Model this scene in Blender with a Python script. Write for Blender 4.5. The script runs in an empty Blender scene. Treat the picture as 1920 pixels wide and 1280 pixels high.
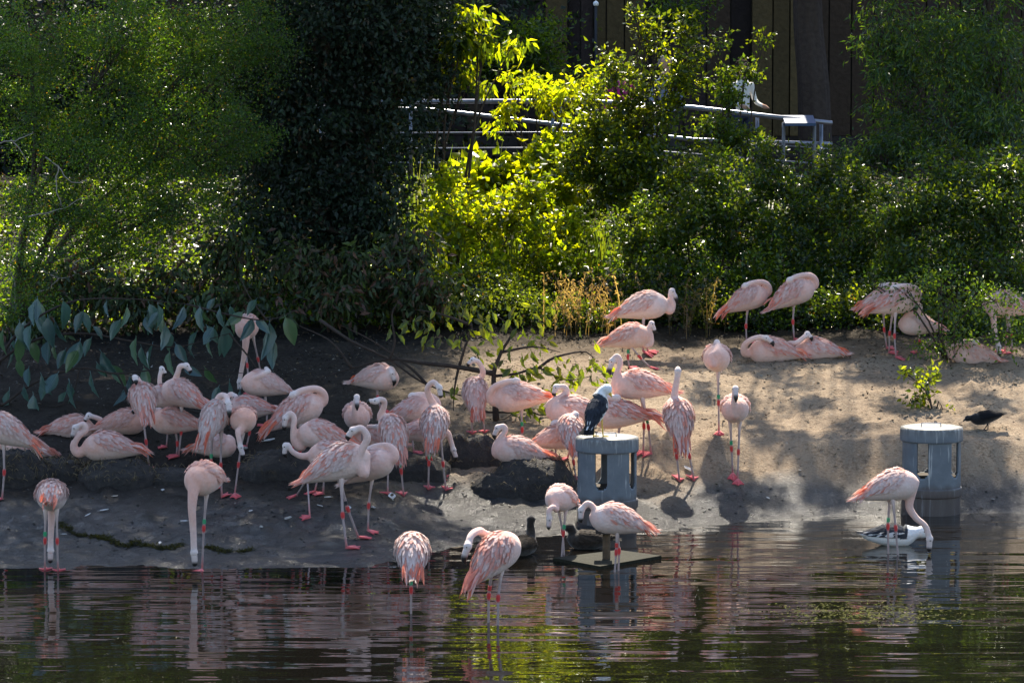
import bpy, math, random
import numpy as np
from mathutils import Vector, Matrix

rng = np.random.default_rng(7)
random.seed(7)
SC = bpy.context.scene
COL = SC.collection
R = math.radians

# ------------------------------------------------------------------ camera, sky, sun, exposure
F = 6560.0                      # focal length in photograph pixels (1920 wide)
CH = 4.8                        # camera height above the water
PITCH = R(4.97)
cam_d = bpy.data.cameras.new('camera'); cam = bpy.data.objects.new('camera', cam_d); COL.objects.link(cam)
cam.location = (0, 0, CH); cam.rotation_euler = (R(90) - PITCH, 0, 0)
cam_d.sensor_width = 36; cam_d.lens = 36 * F / 1920; cam_d.clip_end = 900; cam_d.clip_start = 0.5
SC.camera = cam

SUN_EL, SUN_AZ = R(52), R(4)    # azimuth measured from +Y (away from camera) towards +X
w = bpy.data.worlds.new('World'); SC.world = w; w.use_nodes = True
nt = w.node_tree; nt.nodes.clear()
sky = nt.nodes.new('ShaderNodeTexSky'); sky.sky_type = 'NISHITA'; sky.sun_disc = False
sky.sun_elevation = SUN_EL; sky.sun_rotation = SUN_AZ
bg = nt.nodes.new('ShaderNodeBackground'); bg.inputs[1].default_value = 0.12
out = nt.nodes.new('ShaderNodeOutputWorld')
nt.links.new(sky.outputs[0], bg.inputs[0]); nt.links.new(bg.outputs[0], out.inputs[0])
sun_d = bpy.data.lights.new('sun', 'SUN'); sun = bpy.data.objects.new('sun', sun_d); COL.objects.link(sun)
sun_d.energy = 5.0; sun_d.angle = R(0.55); sun_d.color = (1.0, 0.91, 0.76)
SUND = Vector((math.sin(SUN_AZ) * math.cos(SUN_EL), math.cos(SUN_AZ) * math.cos(SUN_EL), math.sin(SUN_EL)))
sun.rotation_euler = SUND.to_track_quat('Z', 'Y').to_euler()
sun.location = (0, 60, 60)
SC.view_settings.view_transform = 'Standard'; SC.view_settings.look = 'None'
SC.view_settings.gamma = 1; SC.view_settings.use_curve_mapping = False
SC.view_settings.exposure = 1.35
SC.render.engine = 'CYCLES'
SC.cycles.use_denoising = True
SC.cycles.max_bounces = 6; SC.cycles.diffuse_bounces = 3; SC.cycles.glossy_bounces = 3
SC.cycles.transmission_bounces = 3; SC.cycles.transparent_max_bounces = 4
SC.cycles.caustics_reflective = False; SC.cycles.caustics_refractive = False
SC.cycles.sample_clamp_indirect = 4.0

# ------------------------------------------------------------------ pixels to places
_cp, _sp = math.cos(PITCH), math.sin(PITCH)
def ray(px, py):
    a = (px - 960) / F; b = -(py - 640) / F
    return np.array([a, _cp + b * _sp, -_sp + b * _cp])
def at(px, py, Y):
    d = ray(px, py); t = Y / d[1]
    return np.array([d[0] * t, Y, CH + d[2] * t])
def m_per_px(Y): return Y / F

# ------------------------------------------------------------------ noise and terrain
def _h(ix, iy, s):
    v = np.sin(ix * 127.1 + iy * 311.7 + s * 74.7) * 43758.5453
    return v - np.floor(v)
def vnoise(x, y, s=0):
    x = np.asarray(x, float); y = np.asarray(y, float)
    ix = np.floor(x); iy = np.floor(y); fx = x - ix; fy = y - iy
    fx = fx * fx * (3 - 2 * fx); fy = fy * fy * (3 - 2 * fy)
    a = _h(ix, iy, s); b = _h(ix + 1, iy, s); c = _h(ix, iy + 1, s); d = _h(ix + 1, iy + 1, s)
    return (a + (b - a) * fx) * (1 - fy) + (c + (d - c) * fx) * fy
def fbm(x, y, s=0, o=4):
    t = 0; a = .5
    for k in range(o):
        t = t + a * (vnoise(x, y, s + k) - .5); x = x * 2.03; y = y * 2.03; a *= .5
    return t
WX = [-60, -10, -5, -1.4, -1.0, -.5, .2, 1.2, 2.5, 3.3, 4.2, 10, 60]
WY = [31, 31.2, 31.3, 31.6, 32.1, 32.9, 33.6, 33.75, 34.6, 34.95, 35.1, 35.6, 35.8]
BY = [36.2, 36.6, 38.3, 40, 42, 46, 49, 60, 120, 400]
BZ = [.62, .71, 1.0, 1.26, 1.45, 1.95, 2.78, 2.82, 3.5, 6]
def terrain(X, Y):
    X = np.asarray(X, float); Y = np.asarray(Y, float)
    W = np.interp(X, WX, WY) + .12 * (vnoise(X * 1.7, X * 0 + 3.3, 5) - .5)
    s = np.clip((Y - W) / (36.2 - W), 0, 1)
    z = np.where(Y < 36.2, .62 * (.35 * s + .65 * s ** 1.8), np.interp(Y, BY, BZ))
    z = np.where(Y < W, -np.minimum((W - Y) * .14, .7), z)
    amp = np.clip((Y - W) / 1.5, 0.3, 1)
    near = np.clip((Y - 48) / 1, 0, 1)
    z = z + (fbm(X * .7, Y * .7, 1) * .16 + fbm(X * 3.1, Y * 3.1, 9) * .07) * amp * (1 - near)
    # trampled footprints and clods
    z = z + (np.abs(fbm(X * 8, Y * 8, 21, 3)) * -.09 + np.maximum(fbm(X * 4.2, Y * 5.5, 31, 2) - .13, 0) * .35) * amp * (1 - near)
    return z
def ground(px, py):
    d = ray(px, py)
    ts = np.arange(26, 60, .02) / d[1]
    P = d[None, :] * ts[:, None]; P[:, 2] += CH
    zz = np.maximum(terrain(P[:, 0], P[:, 1]), 0)
    k = np.argmax(P[:, 2] <= zz)
    return P[k] * [1, 1, 0] + [0, 0, zz[k]]

# ------------------------------------------------------------------ mesh helpers
def mesh_np(name, V, Fq, col=None, smooth=True):
    """V (n,3); Fq (m,k) array or list of tuples."""
    me = bpy.data.meshes.new(name)
    V = np.asarray(V, np.float32)
    if isinstance(Fq, np.ndarray):
        m, k = Fq.shape
        me.vertices.add(len(V)); me.vertices.foreach_set('co', V.ravel())
        me.loops.add(m * k); me.loops.foreach_set('vertex_index', Fq.astype(np.int32).ravel())
        me.polygons.add(m)
        me.polygons.foreach_set('loop_start', np.arange(0, m * k, k, dtype=np.int32))
        me.update(calc_edges=True)
    else:
        me.from_pydata([tuple(map(float, v)) for v in V], [], [tuple(map(int, f)) for f in Fq]); me.update()
    if smooth: me.polygons.foreach_set('use_smooth', np.ones(len(me.polygons), bool))
    if col is not None: set_col(me, col)
    return me
def set_col(me, col):
    a = me.color_attributes.new('Col', 'FLOAT_COLOR', 'POINT')
    c = np.ones((len(me.vertices), 4), np.float32); c[:, :3] = col
    a.data.foreach_set('color', c.ravel())
def ob(name, me, mat=None, parent=None, loc=None):
    o = bpy.data.objects.new(name, me); COL.objects.link(o)
    if mat is not None and me is not None and not me.materials: me.materials.append(mat)
    if parent is not None: o.parent = parent
    if loc is not None: o.location = loc
    return o
def tag(o, label=None, cat=None, group=None, kind=None):
    if label: o['label'] = label
    if cat: o['category'] = cat
    if group: o['group'] = group
    if kind: o['kind'] = kind
    return o
def thing(name, label, cat, loc, group=None):
    o = bpy.data.objects.new(name, None); COL.objects.link(o); o.location = loc
    o.empty_display_size = .1
    return tag(o, label, cat, group)
class MB:
    """collects shapes (with colours) into one mesh"""
    def __init__(s): s.v = []; s.f = []; s.c = []; s.n = 0
    def add(s, V, Fs, c=(1, 1, 1)):
        V = np.asarray(V, float); s.v.append(V)
        c = np.asarray(c, float); s.c.append(np.broadcast_to(c, (len(V), 3)))
        s.f += [tuple(i + s.n for i in f) for f in Fs]; s.n += len(V)
    def tube(s, P, r, n=8, c=(1, 1, 1), flat=None, cap=.4):
        V, Fs = tube_vf(P, r, n, flat, cap); cc = np.asarray(c, float)
        if cc.ndim == 2: cc = np.concatenate([np.repeat(cc, n, 0), cc[:1], cc[-1:]])
        s.add(V, Fs, cc)
    def box(s, lo, hi, c=(1, 1, 1)):
        x0, y0, z0 = lo; x1, y1, z1 = hi
        V = [(x0,y0,z0),(x1,y0,z0),(x1,y1,z0),(x0,y1,z0),(x0,y0,z1),(x1,y0,z1),(x1,y1,z1),(x0,y1,z1)]
        s.add(V, [(3,2,1,0),(4,5,6,7),(0,1,5,4),(1,2,6,5),(2,3,7,6),(3,0,4,7)], c)
    def mesh(s, name, origin=(0, 0, 0), smooth=True):
        return mesh_np(name, np.concatenate(s.v) - np.asarray(origin), s.f, np.concatenate(s.c), smooth)
def frames(P):
    P = np.asarray(P, float); T = np.gradient(P, axis=0)
    T /= np.linalg.norm(T, axis=1)[:, None] + 1e-9
    ref = np.array([0, 0, 1.]) if abs(T[0][2]) < .9 else np.array([1., 0, 0])
    U = np.zeros_like(P); u = np.cross(ref, T[0]); u /= np.linalg.norm(u); U[0] = u
    for i in range(1, len(P)):
        u = u - T[i] * np.dot(u, T[i]); u /= np.linalg.norm(u) + 1e-9; U[i] = u
    return T, U, np.cross(T, U)
def tube_vf(P, r, n=8, flat=None, cap=.4):
    P = np.asarray(P, float); m = len(P)
    r = np.broadcast_to(np.asarray(r, float), (m,))
    T, U, W = frames(P)
    a = np.arange(n) / n * 2 * math.pi
    fl = 1 if flat is None else flat
    V = P[:, None] + r[:, None, None] * (np.cos(a)[None, :, None] * U[:, None] + fl * np.sin(a)[None, :, None] * W[:, None])
    V = np.concatenate([V.reshape(-1, 3), P[:1] - T[:1] * r[0] * cap, P[-1:] + T[-1:] * r[-1] * cap])
    Fs = []
    for i in range(m - 1):
        for j in range(n):
            k = (j + 1) % n
            Fs.append((i*n+j, i*n+k, (i+1)*n+k, (i+1)*n+j))
    c0, c1 = m * n, m * n + 1
    for j in range(n):
        k = (j + 1) % n
        Fs.append((c0, k, j)); Fs.append((c1, (m-1)*n+j, (m-1)*n+k))
    return V, Fs
def spline(P, step):
    P = np.asarray(P, float)
    Q = np.concatenate([[2*P[0]-P[1]], P, [2*P[-1]-P[-2]]]); o = []
    for i in range(1, len(Q) - 2):
        p0, p1, p2, p3 = Q[i-1:i+3]
        n = max(2, int(np.linalg.norm(p2 - p1) / step))
        t = (np.arange(n) / n)[:, None]
        o.append(.5*((2*p1)+(-p0+p2)*t+(2*p0-5*p1+4*p2-p3)*t**2+(-p0+3*p1-3*p2+p3)*t**3))
    o.append(P[-1:]); return np.concatenate(o)

# remeshed bodies: overlapping closed shapes fused into one continuous skin
_pending = []
def fuse(mb, voxel, cb, smooth=5):
    _pending.append((mb, voxel, cb, smooth))
def run_fuse():
    tmp = []
    for mb, voxel, cb, sm in _pending:
        me = mb.mesh('tmp'); o = bpy.data.objects.new('tmp', me); COL.objects.link(o)
        m = o.modifiers.new('r', 'REMESH'); m.mode = 'VOXEL'; m.voxel_size = voxel; m.use_smooth_shade = True
        s = o.modifiers.new('s', 'SMOOTH'); s.factor = .5; s.iterations = sm
        tmp.append(o)
    dg = bpy.context.evaluated_depsgraph_get()
    for o, (mb, voxel, cb, sm) in zip(tmp, _pending):
        e = o.evaluated_get(dg); em = e.to_mesh()
        V = np.empty(len(em.vertices) * 3, np.float32); em.vertices.foreach_get('co', V)
        Fs = [tuple(p.vertices) for p in em.polygons]
        e.to_mesh_clear(); cb(V.reshape(-1, 3).astype(float), Fs)
    for o in tmp:
        me = o.data; bpy.data.objects.remove(o); bpy.data.meshes.remove(me)
    _pending.clear()

# ------------------------------------------------------------------ materials
class NT:
    def __init__(s, name):
        s.m = bpy.data.materials.new(name); s.m.use_nodes = True; s.t = s.m.node_tree
        s.t.nodes.clear(); s.o = s.n('ShaderNodeOutputMaterial')
    def n(s, ty, **k):
        x = s.t.nodes.new(ty)
        for a, b in k.items():
            if a.startswith('_'): x.inputs[int(a[1:])].default_value = b
            else: setattr(x, a, b)
        return x
    def l(s, a, b): s.t.links.new(a, b)
    def coord(s, scale=(1, 1, 1), obj=True):
        g = s.n('ShaderNodeTexCoord'); m = s.n('ShaderNodeMapping'); m.inputs['Scale'].default_value = scale
        s.l(g.outputs['Object'] if obj else g.outputs['Generated'], m.inputs['Vector']); return m.outputs[0]
    def world(s, scale=(1, 1, 1)):
        g = s.n('ShaderNodeNewGeometry'); m = s.n('ShaderNodeMapping'); m.inputs['Scale'].default_value = scale
        s.l(g.outputs['Position'], m.inputs['Vector']); return m.outputs[0]
    def noise(s, v, scale, detail=4, rough=.55):
        x = s.n('ShaderNodeTexNoise'); x.inputs['Scale'].default_value = scale
        x.inputs['Detail'].default_value = detail; x.inputs['Roughness'].default_value = rough
        s.l(v, x.inputs['Vector']); return x.outputs['Fac']
    def ramp(s, f, stops):
        x = s.n('ShaderNodeValToRGB'); e = x.color_ramp.elements
        while len(e) < len(stops): e.new(.5)
        for k, (p, c) in enumerate(stops):
            e[k].position = p; e[k].color = (*c, 1) if len(c) == 3 else c
        s.l(f, x.inputs[0]); return x.outputs[0]
    def mix(s, f, a, b, mode='MIX'):
        x = s.n('ShaderNodeMix', data_type='RGBA', blend_type=mode)
        for sock, v in ((x.inputs[0], f), (x.inputs[6], a), (x.inputs[7], b)):
            if hasattr(v, 'links'): s.l(v, sock)
            else: sock.default_value = v if not isinstance(v, tuple) or len(v) == 4 else (*v, 1)
        return x.outputs[2]
    def math(s, op, a, b=0, clamp=False):
        x = s.n('ShaderNodeMath', operation=op); x.use_clamp = clamp
        for sock, v in ((x.inputs[0], a), (x.inputs[1], b)):
            if hasattr(v, 'links'): s.l(v, sock)
            else: sock.default_value = v
        return x.outputs[0]
    def bsdf(s, **k):
        b = s.n('ShaderNodeBsdfPrincipled')
        for a, v in k.items():
            sock = b.inputs[a.replace('_', ' ')]
            if hasattr(v, 'links'): s.l(v, sock)
            else: sock.default_value = v if not isinstance(v, tuple) or len(v) == 4 else (*v, 1)
        return b
    def bump(s, h, dist, strength=1):
        x = s.n('ShaderNodeBump'); x.inputs['Distance'].default_value = dist; x.inputs['Strength'].default_value = strength
        s.l(h, x.inputs['Height']); return x.outputs[0]
    def done(s, sh): s.l(sh, s.o.inputs['Surface']); return s.m
    def attr(s): return s.n('ShaderNodeVertexColor', layer_name='Col').outputs[0]

def mat_leaf(name, rough=.27, trans=.5, tint=(6.4, 4.8, .4), spec=.5):
    t = NT(name); c = t.attr()
    b = t.bsdf(Base_Color=c, Roughness=rough, Specular_IOR_Level=spec)
    tr = t.n('ShaderNodeBsdfTranslucent'); tc = t.mix(1.0, c, (*tint, 1), 'MULTIPLY'); t.l(tc, tr.inputs[0])
    mx = t.n('ShaderNodeMixShader'); mx.inputs[0].default_value = trans
    t.l(b.outputs[0], mx.inputs[1]); t.l(tr.outputs[0], mx.inputs[2])
    return t.done(mx.outputs[0])
def mat_col(name, rough=.6, spec=.4, noise=.25, nscale=30, bump=.0, sheen=0):
    t = NT(name); c = t.attr(); v = t.coord()
    n = t.noise(v, nscale); f = t.math('MULTIPLY_ADD', n, noise * 2); 
    x = t.n('ShaderNodeMath', operation='MULTIPLY_ADD'); t.l(n, x.inputs[0]); x.inputs[1].default_value = noise * 2; x.inputs[2].default_value = 1 - noise
    cc = t.n('ShaderNodeVectorMath', operation='SCALE'); t.l(c, cc.inputs[0]); t.l(x.outputs[0], cc.inputs['Scale'])
    b = t.bsdf(Base_Color=cc.outputs[0], Roughness=rough, Specular_IOR_Level=spec)
    if sheen: b.inputs['Sheen Weight'].default_value = sheen
    if bump: t.l(t.bump(n, bump), b.inputs['Normal'])
    return t.done(b.outputs[0])
def mat_feather(name):
    t = NT(name); c = t.attr(); v = t.coord((1, 1, 1)); n = t.noise(v, 55, 3)
    x = t.n('ShaderNodeMath', operation='MULTIPLY_ADD'); t.l(n, x.inputs[0]); x.inputs[1].default_value = .4; x.inputs[2].default_value = .8
    cc = t.n('ShaderNodeVectorMath', operation='SCALE'); t.l(c, cc.inputs[0]); t.l(x.outputs[0], cc.inputs['Scale'])
    b = t.bsdf(Base_Color=cc.outputs[0], Roughness=.75, Specular_IOR_Level=.15)
    t.l(t.bump(n, .004), b.inputs['Normal'])
    tr = t.n('ShaderNodeBsdfTranslucent'); t.l(cc.outputs[0], tr.inputs[0])
    mx = t.n('ShaderNodeMixShader'); mx.inputs[0].default_value = .28
    t.l(b.outputs[0], mx.inputs[1]); t.l(tr.outputs[0], mx.inputs[2])
    return t.done(mx.outputs[0])

M = {}
M['leaf'] = mat_leaf('leaf')
M['leaf_lime'] = mat_leaf('leaf_lime', rough=.33, trans=.64, tint=(7.4, 5.8, .4))
M['leaf_fine'] = mat_leaf('leaf_fine', rough=.3, trans=.48, tint=(5.8, 5.0, .5))
M['leaf_gloss'] = mat_leaf('leaf_gloss', rough=.3, trans=.25, spec=.6, tint=(1.5, 2, .8))
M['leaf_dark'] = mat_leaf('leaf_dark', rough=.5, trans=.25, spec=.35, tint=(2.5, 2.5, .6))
M['grass'] = mat_leaf('grass', rough=.5, trans=.5, tint=(2.4, 2.2, .8))
M['skin'] = mat_col('bird_skin', rough=.8, spec=.15, noise=.14, nscale=40, bump=.006, sheen=.25)
M['feather'] = mat_feather('feather')
M['horn'] = mat_col('horn', rough=.4, noise=.1)
M['bark'] = mat_col('bark', rough=.85, spec=.2, noise=.5, nscale=14, bump=.02)
M['plain'] = mat_col('painted', rough=.5, noise=.12, nscale=8)
M['cloth'] = mat_col('cloth', rough=.9, spec=.1, noise=.1, nscale=20)
def _steel():
    t = NT('rail_metal'); v = t.coord(); n = t.noise(v, 6)
    b = t.bsdf(Base_Color=t.ramp(n, [(.3, (.17, .18, .22)), (.7, (.30, .31, .36))]), Roughness=.38, Metallic=.7)
    return t.done(b.outputs[0])
M['steel'] = _steel()

def _ground():
    t = NT('mud'); p = t.world()
    sep = t.n('ShaderNodeSeparateXYZ'); t.l(p, sep.inputs[0])
    big = t.noise(p, .9, 6, .6); mid = t.noise(p, 4.5, 6, .65); fine = t.noise(p, 32, 5, .7); grit = t.noise(p, 120, 3, .7)
    dry = t.ramp(mid, [(.25, (.19, .135, .086)), (.5, (.32, .232, .152)), (.75, (.41, .31, .215))])
    dry = t.mix(t.ramp(fine, [(.38, (0, 0, 0)), (.62, (1, 1, 1))]), dry, (.43, .335, .235), 'MIX')
    dry2 = t.mix(t.ramp(big, [(.35, (1, 1, 1)), (.65, (0, 0, 0))]), dry, (.13, .090, .062))
    dry3 = t.mix(.45, dry, dry2)
    clod = t.ramp(t.noise(p, 11, 5, .7), [(.56, (0, 0, 0)), (.66, (1, 1, 1))])
    dry3 = t.mix(t.math('MULTIPLY', clod, .6), dry3, (.085, .058, .040))
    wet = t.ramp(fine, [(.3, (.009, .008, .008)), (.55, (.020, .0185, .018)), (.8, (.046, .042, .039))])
    # wetness: low ground by the water, wandering edge
    a = t.math('MULTIPLY_ADD', mid, .22); 
    h = t.math('ADD', sep.outputs[2], t.math('MULTIPLY', t.math('SUBTRACT', big, .5), -.55))
    wetf = t.n('ShaderNodeMapRange'); wetf.inputs[1].default_value = .34; wetf.inputs[2].default_value = .16
    t.l(h, wetf.inputs[0])
    # the left bank's shade is put into the colour, over dark nest soil
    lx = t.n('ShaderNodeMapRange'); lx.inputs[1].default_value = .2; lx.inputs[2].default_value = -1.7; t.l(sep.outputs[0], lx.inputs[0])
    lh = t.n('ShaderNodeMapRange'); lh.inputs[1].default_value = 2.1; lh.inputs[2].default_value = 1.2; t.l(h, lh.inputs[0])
    shade_soil = t.math('MULTIPLY', lx.outputs[0], lh.outputs[0])
    wf = t.math('MAXIMUM', wetf.outputs[0], t.math('MULTIPLY', shade_soil, .92))
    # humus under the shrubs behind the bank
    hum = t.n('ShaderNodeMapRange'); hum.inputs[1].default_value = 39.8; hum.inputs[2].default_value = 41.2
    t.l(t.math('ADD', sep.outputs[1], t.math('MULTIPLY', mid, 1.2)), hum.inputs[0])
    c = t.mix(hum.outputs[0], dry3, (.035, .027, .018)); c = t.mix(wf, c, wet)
    # bird droppings: small pale specks
    sp = t.ramp(t.noise(p, 17, 2, .5), [(.70, (0, 0, 0)), (.74, (1, 1, 1))])
    c = t.mix(t.math('MULTIPLY', sp, .3), c, (.5, .47, .42))
    rg = t.n('ShaderNodeMapRange'); rg.inputs[3].default_value = .9; rg.inputs[4].default_value = .36; t.l(wetf.outputs[0], rg.inputs[0])
    rough = t.math('ADD', rg.outputs[0], t.math('MULTIPLY', t.math('SUBTRACT', fine, .5), .25))
    hgt = t.math('ADD', t.math('MULTIPLY', fine, .7), t.math('MULTIPLY', grit, .3))
    sp_ = t.n('ShaderNodeMapRange'); sp_.inputs[3].default_value = .12; sp_.inputs[4].default_value = .4; t.l(wetf.outputs[0], sp_.inputs[0])
    b = t.bsdf(Base_Color=c, Roughness=rough, Specular_IOR_Level=sp_.outputs[0])
    b1 = t.n('ShaderNodeBump'); b1.inputs['Distance'].default_value = .05; t.l(hgt, b1.inputs['Height'])
    t.l(b1.outputs[0], b.inputs['Normal']); t.l(b1.outputs[0], b.inputs['Coat Normal'])
    t.l(t.math('MULTIPLY', wetf.outputs[0], t.ramp(mid, [(.4, (.05, .05, .05)), (.62, (.8, .8, .8))])), b.inputs['Coat Weight']); b.inputs['Coat Roughness'].default_value = .22
    return t.done(b.outputs[0])
M['ground'] = _ground()
def _water():
    t = NT('pond_water'); p = t.world((.42, 2.1, 1)); q = t.world((1.1, 4.6, 1)); r = t.world((.15, .5, 1))
    n1 = t.noise(p, 1.2, 2, .45); n2 = t.noise(q, 1.3, 2, .5); n3 = t.noise(r, 1.0, 2, .5)
    amp = t.ramp(t.noise(t.world((.25, .5, 1)), .9, 2, .5), [(.35, (.35, .35, .35)), (.65, (1, 1, 1))])
    h = t.math('ADD', t.math('MULTIPLY', n1, .8), t.math('MULTIPLY', n2, .16)); h = t.math('MULTIPLY', h, amp); h = t.math('ADD', h, t.math('MULTIPLY', n3, .6))
    b = t.bsdf(Base_Color=(.005, .0042, .0034), Roughness=.012, IOR=1.5, Specular_IOR_Level=.8)
    t.l(t.bump(h, .03, .85), b.inputs['Normal'])
    return t.done(b.outputs[0])
M['water'] = _water()
def _pipe():
    t = NT('pipe_plastic'); p = t.coord(); sep = t.n('ShaderNodeSeparateXYZ'); t.l(p, sep.inputs[0])
    st = t.noise(t.coord((9, 9, .8)), 3.2, 4, .6); n = t.noise(p, 7, 5)
    c = t.ramp(n, [(.3, (.12, .135, .15)), (.7, (.17, .188, .205))])
    c = t.mix(t.ramp(st, [(.60, (0, 0, 0)), (.70, (1, 1, 1))]), c, (.42, .41, .39))
    # rust band and stains below the slots
    bz = t.math('ADD', sep.outputs[2], t.math('MULTIPLY', t.math('SUBTRACT', n, .5), .10))
    lo = t.n('ShaderNodeMapRange'); lo.inputs[1].default_value = .335; lo.inputs[2].default_value = .27; t.l(bz, lo.inputs[0])
    rc = t.ramp(st, [(.35, (.06, .032, .020)), (.58, (.085, .055, .040)), (.72, (.15, .14, .14))])
    c = t.mix(t.math('MULTIPLY', lo.outputs[0], .8), c, rc)
    # droppings and dirt on the lid
    hi = t.n('ShaderNodeMapRange'); hi.inputs[1].default_value = .80; hi.inputs[2].default_value = .90; t.l(sep.outputs[2], hi.inputs[0])
    dc = t.ramp(t.noise(t.coord((6, 6, 1)), 5, 5, .7), [(.35, (.075, .065, .05)), (.52, (.14, .13, .11)), (.64, (.34, .33, .30))])
    c = t.mix(t.math('MULTIPLY', hi.outputs[0], .8), c, dc)
    b = t.bsdf(Base_Color=c, Roughness=.55)
    t.l(t.bump(n, .003), b.inputs['Normal'])
    return t.done(b.outputs[0])
M['pipe'] = _pipe()
def _dark_mud():
    t = NT('nest_mud'); p = t.world(); n = t.noise(p, 14, 6, .7); g = t.noise(p, 60, 4, .7)
    c = t.ramp(n, [(.3, (.014, .012, .011)), (.55, (.038, .031, .026)), (.8, (.10, .078, .058))])
    b = t.bsdf(Base_Color=c, Roughness=.8)
    t.l(t.bump(t.math('ADD', n, t.math('MULTIPLY', g, .4)), .05), b.inputs['Normal'])
    return t.done(b.outputs[0])
M['nest'] = _dark_mud()

# ------------------------------------------------------------------ ground sheet and water
def axis(parts):
    a = []
    for lo, hi, st in parts: a += list(np.arange(lo, hi, st))
    return np.array(sorted(set(np.round(a, 4))))
xs = axis([(-320, -40, 20), (-40, -8, 2), (-8, 8, .055), (8, 40, 2), (40, 321, 20)])
ys = axis([(-60, 28, 4), (28, 30.5, .25), (30.5, 42, .055), (42, 50, .25), (50, 80, 3), (80, 420, 20)])
GX, GY = np.meshgrid(xs, ys); GZ = terrain(GX, GY)
nx, ny = len(xs), len(ys)
I = np.arange(nx * ny).reshape(ny, nx)
Fq = np.stack([I[:-1, :-1], I[:-1, 1:], I[1:, 1:], I[1:, :-1]], -1).reshape(-1, 4)
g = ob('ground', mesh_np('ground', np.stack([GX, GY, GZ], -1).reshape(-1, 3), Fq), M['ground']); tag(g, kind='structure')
wv = [(-320, -60, 0), (320, -60, 0), (320, 36.4, 0), (-320, 36.4, 0)]
wt = ob('water', mesh_np('water', wv, [(0, 1, 2, 3)]), M['water']); tag(wt, kind='structure')

# ------------------------------------------------------------------ flamingos
TX = np.array([-.34, -.28, -.20, -.10, 0, .08, .15, .205, .24, .256])
TB = np.array([.012, .045, .085, .122, .142, .142, .124, .085, .042, .010])
TH = np.array([.010, .036, .076, .116, .140, .144, .128, .090, .044, .010])
TZ = np.array([-.050, -.036, -.014, .0, .004, .0, -.006, -.010, -.012, -.012])
def lerp(a, b, t): return np.asarray(a) * (1 - t) + np.asarray(b) * t
PALE = np.array([.79, .58, .51]); PINK = np.array([.77, .445, .37]); SALM = np.array([.76, .39, .28])
CORAL = np.array([.80, .19, .10]); CREAM = np.array([.80, .66, .56]); WHITE = np.array([.82, .74, .70])
LEGC = np.array([.43, .32, .295]); RED = np.array([.62, .055, .05]); FOOT = np.array([.66, .11, .12])
SLEEP = [(.255, .0, -.02), (.275, .02, .05), (.22, .045, .125), (.10, .05, .165), (-.0, .055, .165), (-.085, .06, .14)]
eye_me = None
band_m = {}
for nm, c in (('green', (.02, .30, .12)), ('red', (.6, .05, .04)), ('white', (.7, .7, .68)), ('dark', (.03, .03, .035))):
    t = NT('leg_band_' + nm); band_m[nm] = t.done(t.bsdf(Base_Color=c, Roughness=.35).outputs[0])
t = NT('eye_wet'); M['eye'] = t.done(t.bsdf(Base_Color=(.02, .015, .01), Roughness=.1).outputs[0])
def ball(r, n=8):
    mb = MB(); a = np.linspace(-.98, .98, 6)
    mb.tube([(0, 0, r * x) for x in a], [r * math.sqrt(1 - x * x) for x in a], n); return mb
eye_me = ball(.006).mesh('eye'); eye_me.materials.append(M['eye'])

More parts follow.
